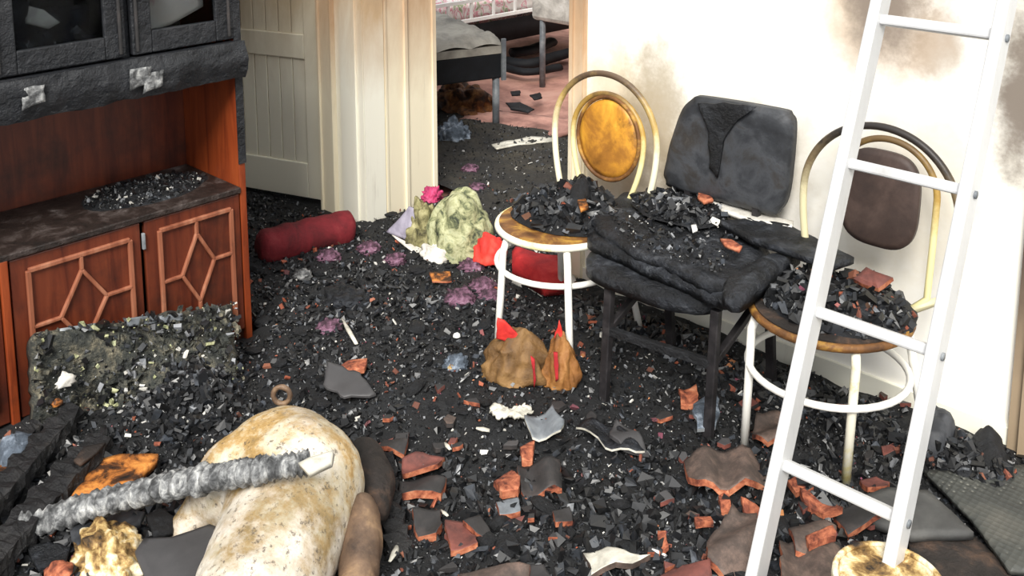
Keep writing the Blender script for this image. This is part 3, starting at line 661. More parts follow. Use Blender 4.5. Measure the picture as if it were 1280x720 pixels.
# folded burnt cloths on it
def px_slab(name, pxs, z, mat, label, cat, thick=.03, group=None, **k):
    zz = z if isinstance(z, (list, tuple)) else [z] * len(pxs)
    mb = MB(); slab(mb, [PZ(x, y, q) for (x, y), q in zip(pxs, zz)], thick, **k); o = mb.build(name, mat); return tag(o, label, cat, group)
px_slab('folded_blanket', [(735, 292), (765, 252), (830, 250), (905, 285), (968, 320), (922, 372), (850, 348), (780, 318)], .462, 'char_cloth', 'charred folded blanket, lowest layer on the black chair', 'blanket', .026, amp=.009, freq=19, bn=110, rings=14, jag=.012, seed=41, soft=True, round_=True, nrm=(0, 0, 1))
px_slab('folded_blanket', [(738, 270), (775, 240), (835, 240), (905, 268), (962, 305), (905, 355), (840, 330), (780, 305)], .486, 'char_cloth', 'charred folded blanket, top layer on the black chair', 'blanket', .024, amp=.009, freq=19, bn=110, rings=14, jag=.012, seed=43, soft=True, round_=True, nrm=(0, 0, 1))
px_slab('folded_blanket', [(905, 352), (960, 318), (1000, 312), (985, 326), (925, 374)], .49, 'char_cloth', 'charred roll of cloth sloping towards the ladder beside the folded blankets', 'blanket', .028, amp=.008, freq=24, rings=8, puff=.012, seed=45, soft=True, round_=True, nrm=(0, 0, 1))
px_slab('charred_board', [(900, 275), (935, 272), (985, 280), (1025, 300), (1068, 322), (1040, 332), (985, 312), (940, 298)], .525, 'char_cloth', 'grey blistered board reaching from the black chair to the right chair', 'board', .018, amp=.004, freq=20, rings=6, jag=.004, seed=47)
px_slab('white_plank', [(872, 250), (880, 245), (955, 268), (992, 276), (990, 284), (940, 276)], .525, 'white_cloth', 'scorched white plank end lying at the foot of the black backrest', 'plank', .012, amp=.002, rings=4, seed=49)
px_slab('orange_scrap', [(874, 236), (886, 238), (892, 250), (880, 252), (872, 246)], .55, 'tile_edge', 'small orange scrap at the lower left of the black backrest', 'scrap', .01, rings=3, amp=.003, jag=.003)
px_slab('orange_scrap', [(900, 298), (914, 299), (928, 308), (924, 313), (906, 306)], .53, 'tile_edge', 'small salmon scrap on top of the folded burnt blanket', 'scrap', .008, rings=3, amp=.003, jag=.003)
px_slab('white_chip', [(864, 281), (870, 280), (872, 287), (866, 289)], .53, 'plain_white', 'tiny white chip on the folded burnt blanket', 'chip', .006, rings=2, amp=0)
heap('debris_heap', PZ(850, 262, .50), .16, .12, .035, 'crumbled black debris behind the folded blankets by the backrest', 'debris', 600, (.005, .03), ('rubble', 'ash'), 17, None, .04)
mb = MB(); slab(mb, [PZ(x, y, .50) for x, y in ((708, 240), (722, 228), (738, 232), (740, 250), (730, 262), (712, 258))], .03, 5, amp=.02, freq=25, puff=.05, seed=55, round_=True); tag(mb.build('charred_lump', 'char'), 'upright blue-black charred lump at the back of the left chair seat', 'charcoal')
px_slab('orange_scrap', [(722, 250), (732, 248), (736, 258), (726, 262)], .53, 'burnt_orange', 'small orange burnt scrap on the debris of the left chair', 'scrap', .01, rings=3, amp=.003)

# ------------------------------------------------------------------ ladder and drum
p24 = PZ(1119, 690, .24); foot = Vector((p24.x, p24.y - .385 * .21, .03)); q = Vector((0, .385, 1)).normalized(); wl = .27
lt = empty('ladder', (foot.x - wl / 2, foot.y, .03), 'aluminium ladder leaning in front of the right chair', 'ladder')
ln = Vector((0, -1, .385)).normalized()
LL = 2.4
def rail(x):
    a = Vector((x, foot.y, .03)); b = a + q * LL
    mb = MB().bar(a, b, .026, .056, up=(0, -1, .385)); return mb
rr_ = rail(foot.x).build('rail', 'aluminium', lt, bevel=.003); rail(foot.x - wl).build('rail', 'aluminium', lt, bevel=.003)
for x in (foot.x, foot.x - wl): MB().bar(Vector((x, foot.y, .01)) - q * .005, Vector((x, foot.y, .03)) + q * .03, .032, .062, up=(0, -1, .385)).build('rubber_foot', 'steel_grey', lt)
r4 = PY(990, 578, 2.05); r0 = (r4.z - .03)
# rung heights measured along the rail
for k in range(6):
    s0 = .29 + .335 * k
    a = Vector((foot.x - wl, foot.y, .03)) + q * s0; b = a + Vector((wl, 0, 0))
    MB().bar(a + Vector((.01, 0, 0)), b - Vector((.01, 0, 0)), .024, .026, up=ln).build('rung', 'aluminium', lt, bevel=.005)
    for x in (0.0,): MB().tube([b + Vector((.012, 0, -.004)), b + Vector((.017, 0, -.004))], .009, 8).build('rivet', 'steel_grey', lt)
dc = Vector((foot.x + .02, foot.y + .005, 0)); mb = MB(); n = 40
prof = [(.001, .225), (.05, .23), (.088, .222), (.098, .236), (.104, .228), (.102, .17), (.108, .09), (.104, .0), (.001, 0)]
vs, fs = lathe(prof, (dc.x, dc.y, 0.0), n); vs = [v + Vector((.004 * fb(v, 25), .004 * fb(v, 25, 3), .003 * fb(v, 30, 5))) for v in vs]
mb.add(vs, fs, 0, True); dr = mb.build('paint_drum', 'yellow_char'); tag(dr, 'low scorched round drum, yellowed and blackened, under the right ladder foot', 'drum')
MB().tube(arc((dc.x, dc.y, .234), .1, 0, 2 * pi, 40)[:-1], .006, 8, closed=True).build('rim', 'yellow_char', dr)

# ------------------------------------------------------------------ roof tiles
def tile(pxs, label, face='tile_face', curve=.02, thick=.014, dz=.02, tilt=0, group=None, seed=1, edge='tile_edge', lift=None):
    base = [G(x, y, dz) for x, y in pxs]; c = sum(base, Vector()) / len(base)
    zt = max(gz(b.x, b.y) for b in base) + dz
    P = []
    for i, (x, y) in enumerate(pxs):
        z = zt + (lift[i] if lift else 0); P.append(PZ(x, y, z))
    big = max((a - b).length for a in P for b in P); cc = sum(P, Vector()) / len(P)
    mb = MB(); slab(mb, P, thick, 7, amp=.001, freq=20, jag=min(.014, big * .07), seed=seed, mie=1, nrm=(0, 0, 1))
    R0 = random.Random(seed * 13 + len(label)); an = R0.uniform(-.5, .9) if big > .1 else R0.uniform(0, 3.1); lam = R0.uniform(.10, .15); ph = R0.uniform(0, 6); tx, ty = (R0.uniform(-.25, .25), R0.uniform(-.1, .35))
    A = min(.016, curve * .9)
    mb.v = [(v[0], v[1], v[2] + A * sin(((v[0] - cc.x) * cos(an) + (v[1] - cc.y) * sin(an)) * 2 * pi / lam + ph) + (v[0] - cc.x) * tx * .6 + (v[1] - cc.y) * ty * .6 + .004) for v in mb.v]
    o = mb.build('roof_tile_shard', [face, edge])
    return tag(o, label, 'roof tile', group)
tile([(858, 575), (895, 560), (938, 562), (965, 590), (962, 602), (880, 612), (862, 596)], 'large curved reddish tile shard with a ridge, beside the left ladder rail', 'tile_face', .03, .018)
tile([(502, 575), (520, 568), (556, 568), (548, 588), (515, 597), (500, 590)], 'dark red pointed tile shard, upper one of the pair right of the cream body', 'tile_red', .015)
tile([(498, 600), (530, 596), (558, 600), (552, 618), (520, 620), (500, 618)], 'grey tile shard with a broad orange broken edge, lower one of the pair', 'tile_dark', .012, .022)
tile([(515, 642), (550, 636), (553, 655), (545, 668), (522, 668)], 'squarish sooty tile shard with orange lower edge', 'tile_dark', .012, .022)
tile([(555, 650), (578, 646), (596, 672), (597, 684), (564, 689)], 'reddish square tile shard beside the squarish sooty one', 'tile_red', .01)
tile([(618, 600), (640, 585), (652, 600), (648, 618), (628, 622)], 'small orange tile shard with split corner left of the ridged dark tile', 'tile_edge', .012, .02)
tile([(645, 585), (700, 578), (704, 612), (655, 618), (650, 605)], 'dark ridged tile piece at the centre of the floor', 'tile_dark', .025, .02)
tile([(650, 560), (668, 556), (665, 578), (652, 580)], 'upright small orange shard above the dark ridged tile', 'tile_edge', .01, .02)
tile([(578, 655), (600, 645), (618, 668), (612, 676), (595, 668)], 'narrow grey tile shard lying right of the reddish square one', 'tile_dark', .008)
tile([(620, 628), (648, 624), (650, 640), (625, 645)], 'small bluish grey shard below the orange split one', 'steel_grey', .004)
tile([(720, 530), (740, 524), (775, 535), (808, 566), (795, 570), (765, 560)], 'blue-grey sheet shard with pale frayed edge below the black chair', 'char_cloth', .01, .006, edge='pale_chip')
tile([(770, 525), (800, 545), (812, 566), (780, 560), (762, 545)], 'rounded slate-grey shard overlapping the frayed sheet', 'slate', .01, .01, dz=.03, edge='slate')
tile([(655, 525), (690, 515), (705, 530), (700, 542), (665, 545)], 'glossy bluish curled sheet behind the ridged tile', 'steel_grey', .015, .006, edge='pale_chip')
tile([(730, 688), (760, 687), (812, 695), (790, 706), (740, 718)], 'grey streaked tile shard at the bottom centre with yellowish tip', 'pale_chip', .008, .014, edge='tile_face')
tile([(822, 665), (832, 668), (836, 686), (824, 690)], 'small upright orange shard above the bottom reddish pieces', 'tile_edge', .006, .012)
tile([(868, 648), (888, 646), (892, 656), (870, 658)], 'small flat orange chip left of the grey barrel tile', 'tile_edge', .004)
tile([(898, 620), (910, 616), (914, 636), (902, 640)], 'narrow orange shard just below the large curved tile', 'tile_edge', .006)
tile([(882, 672), (915, 640), (945, 645), (950, 690), (935, 718), (885, 700)], 'large grey barrel tile beside the left ladder rail, lowest in view', 'tile_face', .045, .018)
tile([(926, 628), (945, 632), (958, 640), (948, 646), (930, 640)], 'orange curled shard touching the left ladder rail', 'tile_edge', .01)
tile([(820, 716), (850, 708), (885, 712), (890, 740), (820, 745)], 'dull red tile shard cut by the bottom edge', 'tile_red', .012)
tile([(1000, 612), (1020, 622), (1050, 636), (1054, 642), (1030, 641), (1005, 628)], 'wavy orange tile rim seen through the ladder, under its lowest rung', 'tile_edge', .012, .018)
tile([(985, 655), (1010, 645), (1045, 665), (1040, 690), (995, 690)], 'brown curved tile shard behind the lowest ladder rung', 'tile_face', .03)
tile([(1008, 668), (1040, 665), (1045, 676), (1012, 680)], 'orange shard lying on the brown curved one', 'tile_edge', .008, .016, dz=.055)
tile([(975, 680), (1040, 668), (1062, 700), (1050, 735), (975, 735)], 'broad sooty tile piece between the ladder rails at the bottom', 'tile_face', .03, .018)
tile([(985, 600), (1005, 590), (1010, 605), (995, 615)], 'small orange-edged shard beside the yellow chair leg', 'tile_edge', .006)
tile([(1075, 596), (1095, 593), (1112, 600), (1108, 610), (1085, 610)], 'small rounded orange tile chip between the ladder rails', 'tile_red', .012)
tile([(1040, 640), (1075, 628), (1100, 650), (1060, 668)], 'dark bluish slate shard in front of the drum', 'tile_dark', .01)
tile([(505, 570), (470, 560), (480, 545), (512, 555)], 'dark shard right behind the cream body', 'tile_dark', .01)
tile([(690, 640), (712, 634), (716, 650), (695, 655)], 'tiny dark shard in the central crumbs', 'tile_dark', .006)
tile([(575, 715), (620, 708), (660, 714), (655, 730), (580, 735)], 'sooty shard with a brown rim cut by the bottom edge left of centre', 'tile_face', .01)
tile([(636, 712), (680, 708), (690, 722), (640, 728)], 'thin grey slab at the bottom edge right of the brown rimmed shard', 'tile_dark', .006)
tile([(945, 520), (985, 515), (990, 545), (960, 555), (940, 540)], 'brown mottled tile half buried between the right chair legs', 'tile_face', .02)
tile([(848, 488), (870, 485), (874, 502), (852, 505)], 'dull orange shard under the black chair', 'tile_edge', .01)
tile([(866, 505), (888, 492), (900, 500), (895, 535), (872, 540)], 'bluish glossy shard standing at the black chair leg', 'blue_cloth', .015, .01, edge='steel_grey')
tile([(425, 455), (440, 448), (460, 453), (455, 464), (432, 466)], 'small orange tile chip above the cream body', 'tile_edge', .008)
tile([(408, 460), (450, 470), (470, 490), (430, 495), (405, 480)], 'flat purplish grey sheet behind the cream body', 'slate', .004, .006, edge='slate')
rs = random.Random(5)
for i in range(48):
    x = rs.choice([rs.uniform(470, 700), rs.uniform(800, 1180), rs.uniform(330, 1180)]); y = rs.uniform(480, 715)
    if x < 470 and y > 480: continue
    w_, h_ = rs.uniform(9, 22), rs.uniform(6, 13); k = rs.randint(3, 5); a0 = rs.uniform(0, 6)
    tile([(x + w_ * .6 * cos(a0 + j * 2 * pi / k) * rs.uniform(.7, 1.2), y + h_ * .6 * sin(a0 + j * 2 * pi / k) * rs.uniform(.7, 1.2)) for j in range(k)], 'small scattered roof tile chip lying in the ash', rs.choice(['tile_dark', 'tile_dark', 'tile_red', 'tile_face', 'slate']), .004, .012, group='small tile chips in the ash', seed=i, dz=.012, edge=rs.choice(['tile_edge', 'tile_red', 'tile_dark', 'tile_dark']))

# slabs on the right
px_slab('grey_slab', [(1075, 620), (1110, 608), (1160, 612), (1218, 665), (1140, 668), (1090, 650)], .085, 'slab_grey', 'plain grey slab behind the right ladder rail', 'slab', .02, amp=.002, rings=5, jag=.003)
px_slab('tread_mat', [(1155, 588), (1290, 580), (1330, 640), (1330, 720), (1262, 712), (1215, 648)], .075, 'tread_mat', 'dark studded mat at the right edge', 'mat', .012, amp=.004, freq=5, rings=8, jag=.003)
px_slab('charred_slab', [(1135, 672), (1220, 670), (1265, 715), (1250, 760), (1150, 740)], .06, 'char_brown', 'black and rust coloured slab between the drum and the mat', 'slab', .02, amp=.006, rings=6, jag=.006)
px_slab('charred_rock', [(1145, 520), (1165, 508), (1190, 518), (1198, 540), (1180, 556), (1150, 550)], .12, 'sooty_back', 'blue-grey boulder of debris right of the ladder by the wall', 'debris', .10, puff=.04, amp=.02, freq=20, round_=True, nrm=(0, 0, 1))
px_slab('charred_rock', [(1210, 555), (1232, 540), (1255, 552), (1262, 575), (1235, 588), (1212, 578)], .09, 'char', 'black boulder of debris at the foot of the far right wall', 'debris', .07, puff=.04, amp=.02, freq=20, round_=True, nrm=(0, 0, 1))
heap('debris_heap', G(1190, 578), .16, .10, .05, 'black debris heap behind the studded mat', 'debris', 800, (.005, .032), ('rubble', 'crumb'), 19, None, .06)
for (x, y, sc, lab, sd) in ((985, 400 + 60, .2, 'black debris heap at the wall under the right chair', 23), (1060, 520, .17, 'black debris heap beneath the ladder by the wall', 24), (830, 425, .2, 'black debris heap against the wall under the black chair', 25), (745, 395, .14, 'black debris heap against the wall between left and black chair', 26), (920, 470, .2, 'black debris heap between the black and the right chair', 27)):
    c = G(x, y); heap('debris_heap', (c.x, min(c.y, YW - .16), gz(c.x, min(c.y, 2.5)) - .015), sc, .11, .022, lab, 'debris', 900, (.005, .034), ('rubble', 'crumb'), sd, None, .03)

# ------------------------------------------------------------------ cloths and cushions
def clump(name, cen, r, h, mat, label, cat, seed=1, amp=.35, fq=1.6, sub=4, sx=1, sy=1, rot=0, mats=None):
    bm = bmesh.new(); bmesh.ops.create_icosphere(bm, subdivisions=sub, radius=1); R = Matrix.Rotation(rot, 3, 'Z')
    for v in bm.verts:
        p = v.co.copy(); d = 1 + amp * (abs(mn.noise(p * fq + Vector((seed, 2, 0)))) * 1.6 - .3) + amp * .32 * (abs(mn.noise(p * fq * 2.0 + Vector((0, seed, 5)))) * 1.6 - .3) + amp * .08 * mn.noise(p * fq * 5)
        q_ = Vector((p.x * d * r * sx, p.y * d * r * sy, 0)); q_ = R @ q_
        v.co = Vector((q_.x, q_.y, max(p.z * d, -.25) * h))
    m = bpy.data.meshes.new(name); bm.to_mesh(m); bm.free(); m.materials.append(MC[mat])
    for p in m.polygons: p.use_smooth = True
    o = bpy.data.objects.new(name, m); o.location = cen; COL.objects.link(o); return tag(o, label, cat)
# red bolster in the hall
a = PZ(440, 283, .075); b = PZ(322, 312, .075); d = (b - a).normalized(); mb = MB(); N = 26
mb.tube([a.lerp(b, k / N) + Vector((0, 0, .008 * fb((k * .3, 0, 0)))) for k in range(N + 1)], [.03 + .042 * min(1, k / 1.5 + .1, (N - k) / 1.5 + .1) + .004 * fb((k * .7, 1, 0)) for k in range(N + 1)], 18)
tag(mb.build('bolster', 'dusty_red'), 'long dusty red bolster lying by the ajar white door', 'cushion')
clump('crumpled_cloth', G(566, 318) + Vector((0, .05, 0)), .155, .24, 'green_cloth', 'pale green patterned cloth draped in a mound by the doorway column', 'cloth', 3, .18, 1.4, 5, .85, .8)
clump('crumpled_cloth', G(533, 305), .09, .15, 'olive_cloth', 'crumpled olive yellow cloth left of the pale green patterned one', 'cloth', 6, .45, 2.0, 5, .8, .8)
clump('crumpled_cloth', G(545, 322), .07, .05, 'white_cloth', 'small torn whitish cloth in front of the green cloths', 'cloth', 8, .4, 2.2, 4, 1, .7)
mb = MB(); slab(mb, [PZ(483, 290, .06), PZ(512, 258, .17), PZ(522, 262, .17), PZ(524, 305, .05), PZ(508, 300, .05)], .008, 6, amp=.01, freq=15, seed=61); tag(mb.build('lilac_sheet', 'lilac_cloth'), 'stiff lilac-grey sheet propped against the doorway column', 'cloth')
mb = MB(); slab(mb, [PZ(488, 292, .055), PZ(528, 312, .045), PZ(560, 318, .045), PZ(556, 324, .04), PZ(520, 318, .04)], .006, 4, amp=.004, freq=15, seed=62); tag(mb.build('white_strip', 'white_cloth'), 'narrow whitish strip along the front of the green cloths', 'strip')
clump('pink_flower', G(533, 300) + Vector((-.02, .05, .16)), .035, .04, 'pink_cloth', 'crumpled pink cloth rose on top of the olive cloth', 'flower', 4, .6, 3, 4)
for i, (x, y, r, lab) in enumerate([(575, 375, .055, 'largest purple cloth flower left of the white chair'), (603, 360, .05, 'purple cloth flower touching the leg of the left white chair'), (590, 335, .05, 'dusty purple flower below the bright red cloth'), (410, 322, .045, 'purple cloth flower nearest the red bolster'), (462, 312, .045, 'purple cloth flower in the ash below the doorway column'), (612, 372, .04, 'purple cloth flower right beside the chair leg, lowest one'), (588, 212, .04, 'pink flower scrap in the bedroom doorway, farther one'), (597, 235, .035, 'pink flower scrap in the bedroom doorway, nearer one'), (495, 325, .04, 'dark purple scrap in front of the lilac sheet'), (412, 410, .04, 'faint purple scrap near the pale wooden stick')]):
    clump('cloth_flower', G(x, y), r, r * .6, 'purple_cloth', lab, 'flower', i + 20, .42, 3.2, 4)
clump('red_cushion', PZ(612, 318, .06), .06, .07, 'bright_red', 'bright red cloth left behind the left white chair', 'cloth', 31, .3, 1.8, 4, 1.1, 1)
ca = empty('red_box_cushion', PZ(668, 330, .03), 'red cushion with white base seen through the legs of the left white chair', 'cushion')
P = [PZ(x, y, .12) for x, y in ((640, 308), (700, 322), (708, 345), (680, 348), (640, 326))]
mb = MB(); slab(mb, P, .05, 7, amp=.006, puff=.02, round_=True, seed=71, nrm=(0, 0, 1)); mb.build('cover', 'red_cloth', ca)
P = [PZ(x, y, .06) for x, y in ((640, 320), (715, 335), (722, 358), (680, 364), (640, 345))]
mb = MB(); slab(mb, P, .04, 6, amp=.006, seed=72, nrm=(0, 0, 1)); mb.build('base_cloth', 'white_cloth', ca)
# brown pouches under the left chair
g0 = G(650, 470); g1 = G(700, 478)
bg_ = empty('brown_bag', g0, 'crumpled tan leather bag with red trim, left of the pair under the white chair', 'bag')
def pouch(parent, cen, r, h, mat, seed, sx, sy, rot):
    bm = bmesh.new(); bmesh.ops.create_icosphere(bm, subdivisions=5, radius=1); R = Matrix.Rotation(rot, 3, 'Z')
    for v in bm.verts:
        p = v.co.copy(); fold = .07 * sin(math.atan2(p.y, p.x) * 7 + seed + 2 * p.z) * (1 - p.z * p.z); d = 1 + fold + .3 * mn.noise(p * 1.6 + Vector((seed, 0, 0))) + .16 * mn.noise(p * 4 + Vector((0, seed, 0)))
        tp = 1 - .45 * max(p.z, 0) ; q_ = R @ Vector((p.x * d * r * sx * tp, p.y * d * r * sy * tp, 0)); v.co = Vector((q_.x, q_.y, max(p.z * (1 + .25 * mn.noise(p * 2.2 + Vector((0, 0, seed)))), -.3) * h + .3 * h))
    m = bpy.data.meshes.new('pouch'); bm.to_mesh(m); bm.free(); m.materials.append(MC[mat])
    for p in m.polygons: p.use_smooth = True
    o = bpy.data.objects.new('pouch', m); COL.objects.link(o); o.parent = parent; o.location = cen - parent.location; return o
pouch(bg_, g0 + Vector((-.01, 0, 0)), .09, .115, 'leather', 3, 1.3, .75, .75)
T_ = lambda g, a, h: g + RT * a + UZ * h - DH * .01
mb = MB(); slab(mb, [T_(g0, -.075, .12), T_(g0, -.065, .185), T_(g0, -.045, .178), T_(g0, -.02, .15), T_(g0, .02, .115), T_(g0, -.02, .105)], .008, 5, amp=.006, freq=30, jag=.01, seed=5, nrm=-DH); mb.build('red_lining', 'bright_red', bg_)
mb = MB(); slab(mb, [T_(g0, .03, .10) - DH * .055, T_(g0, .036, .06) - DH * .07, T_(g0, .04, .01) - DH * .075, T_(g0, .046, .03) - DH * .07, T_(g0, .042, .09) - DH * .058], .006, 3, amp=.003, jag=.004, seed=6, nrm=-DH); mb.build('red_seam', 'red_cloth', bg_)
bh_ = empty('brown_bag', g1, 'upright orange-brown leather bag with red tip, right of the pair under the white chair', 'bag')
pouch(bh_, g1, .058, .125, 'leather_orange', 8, .95, .8, .6)
mb = MB(); slab(mb, [T_(g1, -.018, .15), T_(g1, -.004, .2), T_(g1, .006, .17), T_(g1, .012, .13), T_(g1, -.01, .12)], .008, 4, amp=.004, freq=30, jag=.006, seed=7, nrm=-DH); mb.build('red_tip', 'bright_red', bh_)
mb = MB(); slab(mb, [T_(g1, -.022, .12) - DH * .035, T_(g1, -.016, .04) - DH * .056, T_(g1, -.008, .05) - DH * .056, T_(g1, -.01, .12) - DH * .038], .006, 3, amp=.003, jag=.004, seed=8, nrm=-DH); mb.build('red_seam', 'red_cloth', bh_)
# bits on the floor
for (x1, y1, x2, y2, w_, mat, nm, lab, cat) in [(427, 397, 446, 430, .009, 'pale_chip', 'wood_sliver', 'pale pointed wooden sliver on the black ash', 'stick'), (595, 535, 612, 538, .010, 'pale_chip', 'pale_chip', 'short pale chip near the centre of the floor', 'chip'), (556, 553, 563, 562, .006, 'pale_chip', 'pale_chip', 'tiny pale splinter above the dark red pointed shard', 'chip'), (551, 637, 560, 645, .005, 'pale_chip', 'pale_chip', 'tiny pale splinter beside the squarish tile shard', 'chip'), (815, 686, 832, 694, .005, 'plain_white', 'white_splinter', 'thin white splinter beside the small upright orange shard', 'chip'), (118, 546, 134, 548, .006, 'plain_white', 'white_splinter', 'thin white splinter beside the charred beams', 'chip'), (487, 702, 498, 680, .008, 'pale_chip', 'pale_chip', 'pale yellowish splinter right of the brown limb', 'chip'), (575, 478, 588, 465, .005, 'hose_grey', 'wire', 'thin grey wire beside the foil scraps', 'wire')]:
    a, b = G(x1, y1, .016), G(x2, y2, .016); mb = MB(); mb.tube([a, a.lerp(b, .5), b], [w_ * .4, w_, w_ * .7], 6, flat=.5, jit=.4); tag(mb.build(nm, mat), lab, cat)
clump('foil_scrap', G(570, 455, .01), .035, .025, 'blue_cloth', 'crumpled silvery foil scrap in the middle of the floor', 'scrap', 5, .4, 3, 4)
clump('gold_button', G(565, 459, .012), .013, .012, 'yellow_char', 'small gold coloured knob beside the foil scrap', 'knob', 2, .1)
clump('white_pebble', G(571, 420, .01), .012, .01, 'plain_white', 'single white round pebble above the foil scrap', 'pebble', 2, .1)
px_slab('melted_scrap', [(612, 508), (628, 503), (640, 510), (658, 506), (668, 514), (655, 522), (635, 520), (622, 524)], .07, 'pale_chip', 'crumpled whitish melted scrap in front of the brown bags', 'scrap', .006, amp=.02, freq=30, rings=7, jag=.02, bn=60, seed=91)
clump('foil_scrap', G(378, 345, .01), .03, .02, 'hose_grey', 'small greyish scrap on the ash near the cabinet corner', 'scrap', 12, .8, 3, 3)
clump('dark_wreath', G(435, 375, 0), .07, .03, 'char_cloth', 'low dark crumpled ring of melted plastic in the ash', 'debris', 14, .6, 2.4, 4, 1.3, 1)
tile([(536, 343), (562, 342), (565, 350), (540, 352)], 'flat brownish oval chip on the ash left of the purple flowers', 'burnt_orange', .004, .006)

# ------------------------------------------------------------------ lower left: cushion, beams, hose, body
bb = [PZ(42, 560, .03), PZ(180, 535, .03), PZ(302, 492, .05)]
tp = [PX(293, 378, -2.70), PX(215, 388, -2.70), PX(120, 408, -2.69), PX(42, 415, -2.68)]
cs = empty('burnt_cushion', bb[1], 'grey-green charred rectangular cushion leaning against the cabinet doors', 'cushion')
mb = MB(); slab(mb, bb + tp, .05, 14, bn=110, amp=.022, freq=9, puff=.02, pw=4, jag=.012, seed=81, round_=True); mb.build('padding', 'cushion_grey', cs)
for (x0, y0, x1, y1) in ((75, 411, 120, 404), (158, 398, 195, 394), (200, 395, 228, 391)):  # pale strips standing in for the highlight along the cushion's top edge
    a, b = PX(x0, y0, -2.665), PX(x1, y1, -2.67); mb = MB(); slab(mb, [a, b, b - Vector((-.006, 0, .022)), a - Vector((-.006, 0, .022))], .008, 3, amp=.002, jag=.002); mb.build('edge_highlight', 'steel_grey', cs)
def cinders(name, parent, corners, n, size, mats, w, nrm, off=.004):
    A, B, C_, D = [np.array(c) for c in corners]; u = rng.random((n, 1)); v = rng.random((n, 1))
    P = (A * (1 - u) + B * u) * (1 - v) + (D * (1 - u) + C_ * u) * v + np.array(nrm)[None] * off
    ss = size[0] * (size[1] / size[0]) ** (rng.random(n) ** 2.5); parts = []; k0 = 0
    for i, f in enumerate(w):
        k1 = k0 + int(n * f); vv, ff = chunks(P[k0:k1], ss[k0:k1]); parts.append((vv, ff, i)); k0 = k1
    return np_obj(name, parts, mats, None, None, 'stuff', parent)
cinders('burnt_crust', cs, (bb[0] + UZ * .03, bb[2] + UZ * .03, tp[0], tp[3]), 1500, (.004, .026), ['rubble', 'ash', 'cushion_grey', 'green_cloth'], (.5, .06, .38, .05), (.8, 0, .5), .02)
for x, y, r, m in ((262, 443, .022, 'white_cloth'), (82, 478, .025, 'white_cloth'), (72, 505, .014, 'burnt_orange')):
    b0 = PX(x, y, -2.60); o = clump('scorched_patch', (0, 0, 0), r, r, m, None, None, int(x), .5, 3, 3); o.parent = cs; o.location = b0 - cs.location; o.scale = (.5, 1, 1)
heap('debris_heap', G(230, 505) + Vector((0, 0, -.02)), .24, .16, .09, 'grey-black debris heap at the foot of the burnt cushion', 'debris', 1500, (.005, .03), ('rubble', 'ash'), 29, None, .02, rot=-.7)
def beam(a, b, w, h, lab, seed, name='charred_beam', mat='beam_char'):
    a, b = Vector(a), Vector(b); d = b - a; L = d.length; d.normalize(); x = d.cross(UZ).normalized(); y = x.cross(d); N = 30; vs = []; fs = []
    prof = [(-1, -1), (0, -1.05), (1, -1), (1.05, 0), (1, 1), (0, 1.05), (-1, 1), (-1.05, 0)]; n = 8
    for i in range(N + 1):
        t = i / N; s = 1 - .25 * max(0, (t - .85) / .15)
        for k, (u, v) in enumerate(prof):
            p = a + d * L * t + x * u * w / 2 * s + y * v * h / 2 * s
            blk = .004 * (1 if int(t * 14 + k * .6) % 2 else -1)
            vs.append(p + x * (fb(p, 30, seed) * .006 + blk * u) + y * (fb(p, 30, seed + 3) * .006 + blk * v))
    for i in range(N):
        for k in range(n): fs.append((i * n + k, i * n + (k + 1) % n, (i + 1) * n + (k + 1) % n, (i + 1) * n + k))
    fs += [tuple(range(n)), tuple(N * n + k for k in range(n))]
    mb = MB(); mb.add(vs, fs, 0, False); return tag(mb.build(name, mat), lab, 'beam')
beam(PZ(-60, 690, .12), PZ(92, 515, .13), .06, .05, 'charred black beam nearest the burnt cushion', 3)
beam(PZ(-40, 735, .10), PZ(128, 552, .12), .075, .05, 'charred black beam lying beside the orange-scorched board', 5)
beam(PZ(-30, 600, .08), PZ(50, 535, .10), .05, .05, 'short charred beam end at the left edge', 8)
px_slab('scorched_board', [(88, 622), (120, 575), (150, 567), (198, 567), (196, 575), (160, 606)], .115, 'burnt_orange', 'flat board end scorched bright orange and black beside the beams', 'board', .02, amp=.002, rings=5, jag=.003)
px_slab('scorched_board', [(-12, 585), (22, 575), (25, 585), (8, 610), (-12, 618)], .12, 'burnt_orange', 'yellow-orange scorched board end at the left edge', 'board', .02, amp=.002, rings=5, jag=.003)
px_slab('scorched_board', [(92, 575), (105, 558), (132, 552), (120, 565), (100, 580)], .155, 'char_brown', 'small brown scorched splinter on the tip of the charred beam', 'board', .008, amp=.002, rings=3)
px_slab('crumpled_plastic', [(-5, 560), (20, 538), (45, 540), (48, 560), (25, 578), (0, 580)], .13, 'blue_cloth', 'dull blue-grey melted plastic lump at the left edge', 'plastic', .05, amp=.02, freq=25, puff=.02, round_=True, nrm=(0, 0, 1))
# cream body: one continuous surface grown from soft volumes
def meta_mesh(name, balls, res, mat, thr=.6):
    mb_ = bpy.data.metaballs.new(name + '_m'); mo = bpy.data.objects.new(name + '_m', mb_); COL.objects.link(mo); mb_.resolution = res; mb_.threshold = thr
    for (p, r, s) in balls:
        e = mb_.elements.new(type='ELLIPSOID'); e.co = p; e.radius = r; e.size_x, e.size_y, e.size_z = s; e.stiffness = 2
    dg = bpy.context.evaluated_depsgraph_get(); dg.update(); me = bpy.data.meshes.new_from_object(mo.evaluated_get(dg)); bpy.data.objects.remove(mo)
    return me
def pb(x, y, z): return tuple(PZ(x, y, z))
BO = Vector(pb(350, 620, 0))
def chain(pts, n=6):
    out = []
    for (a, ra), (b, rb) in zip(pts[:-1], pts[1:]):
        for k in range(n): t = k / n; out.append((Vector(a).lerp(Vector(b), t), ra + (rb - ra) * t))
    out.append((Vector(pts[-1][0]), pts[-1][1])); return out
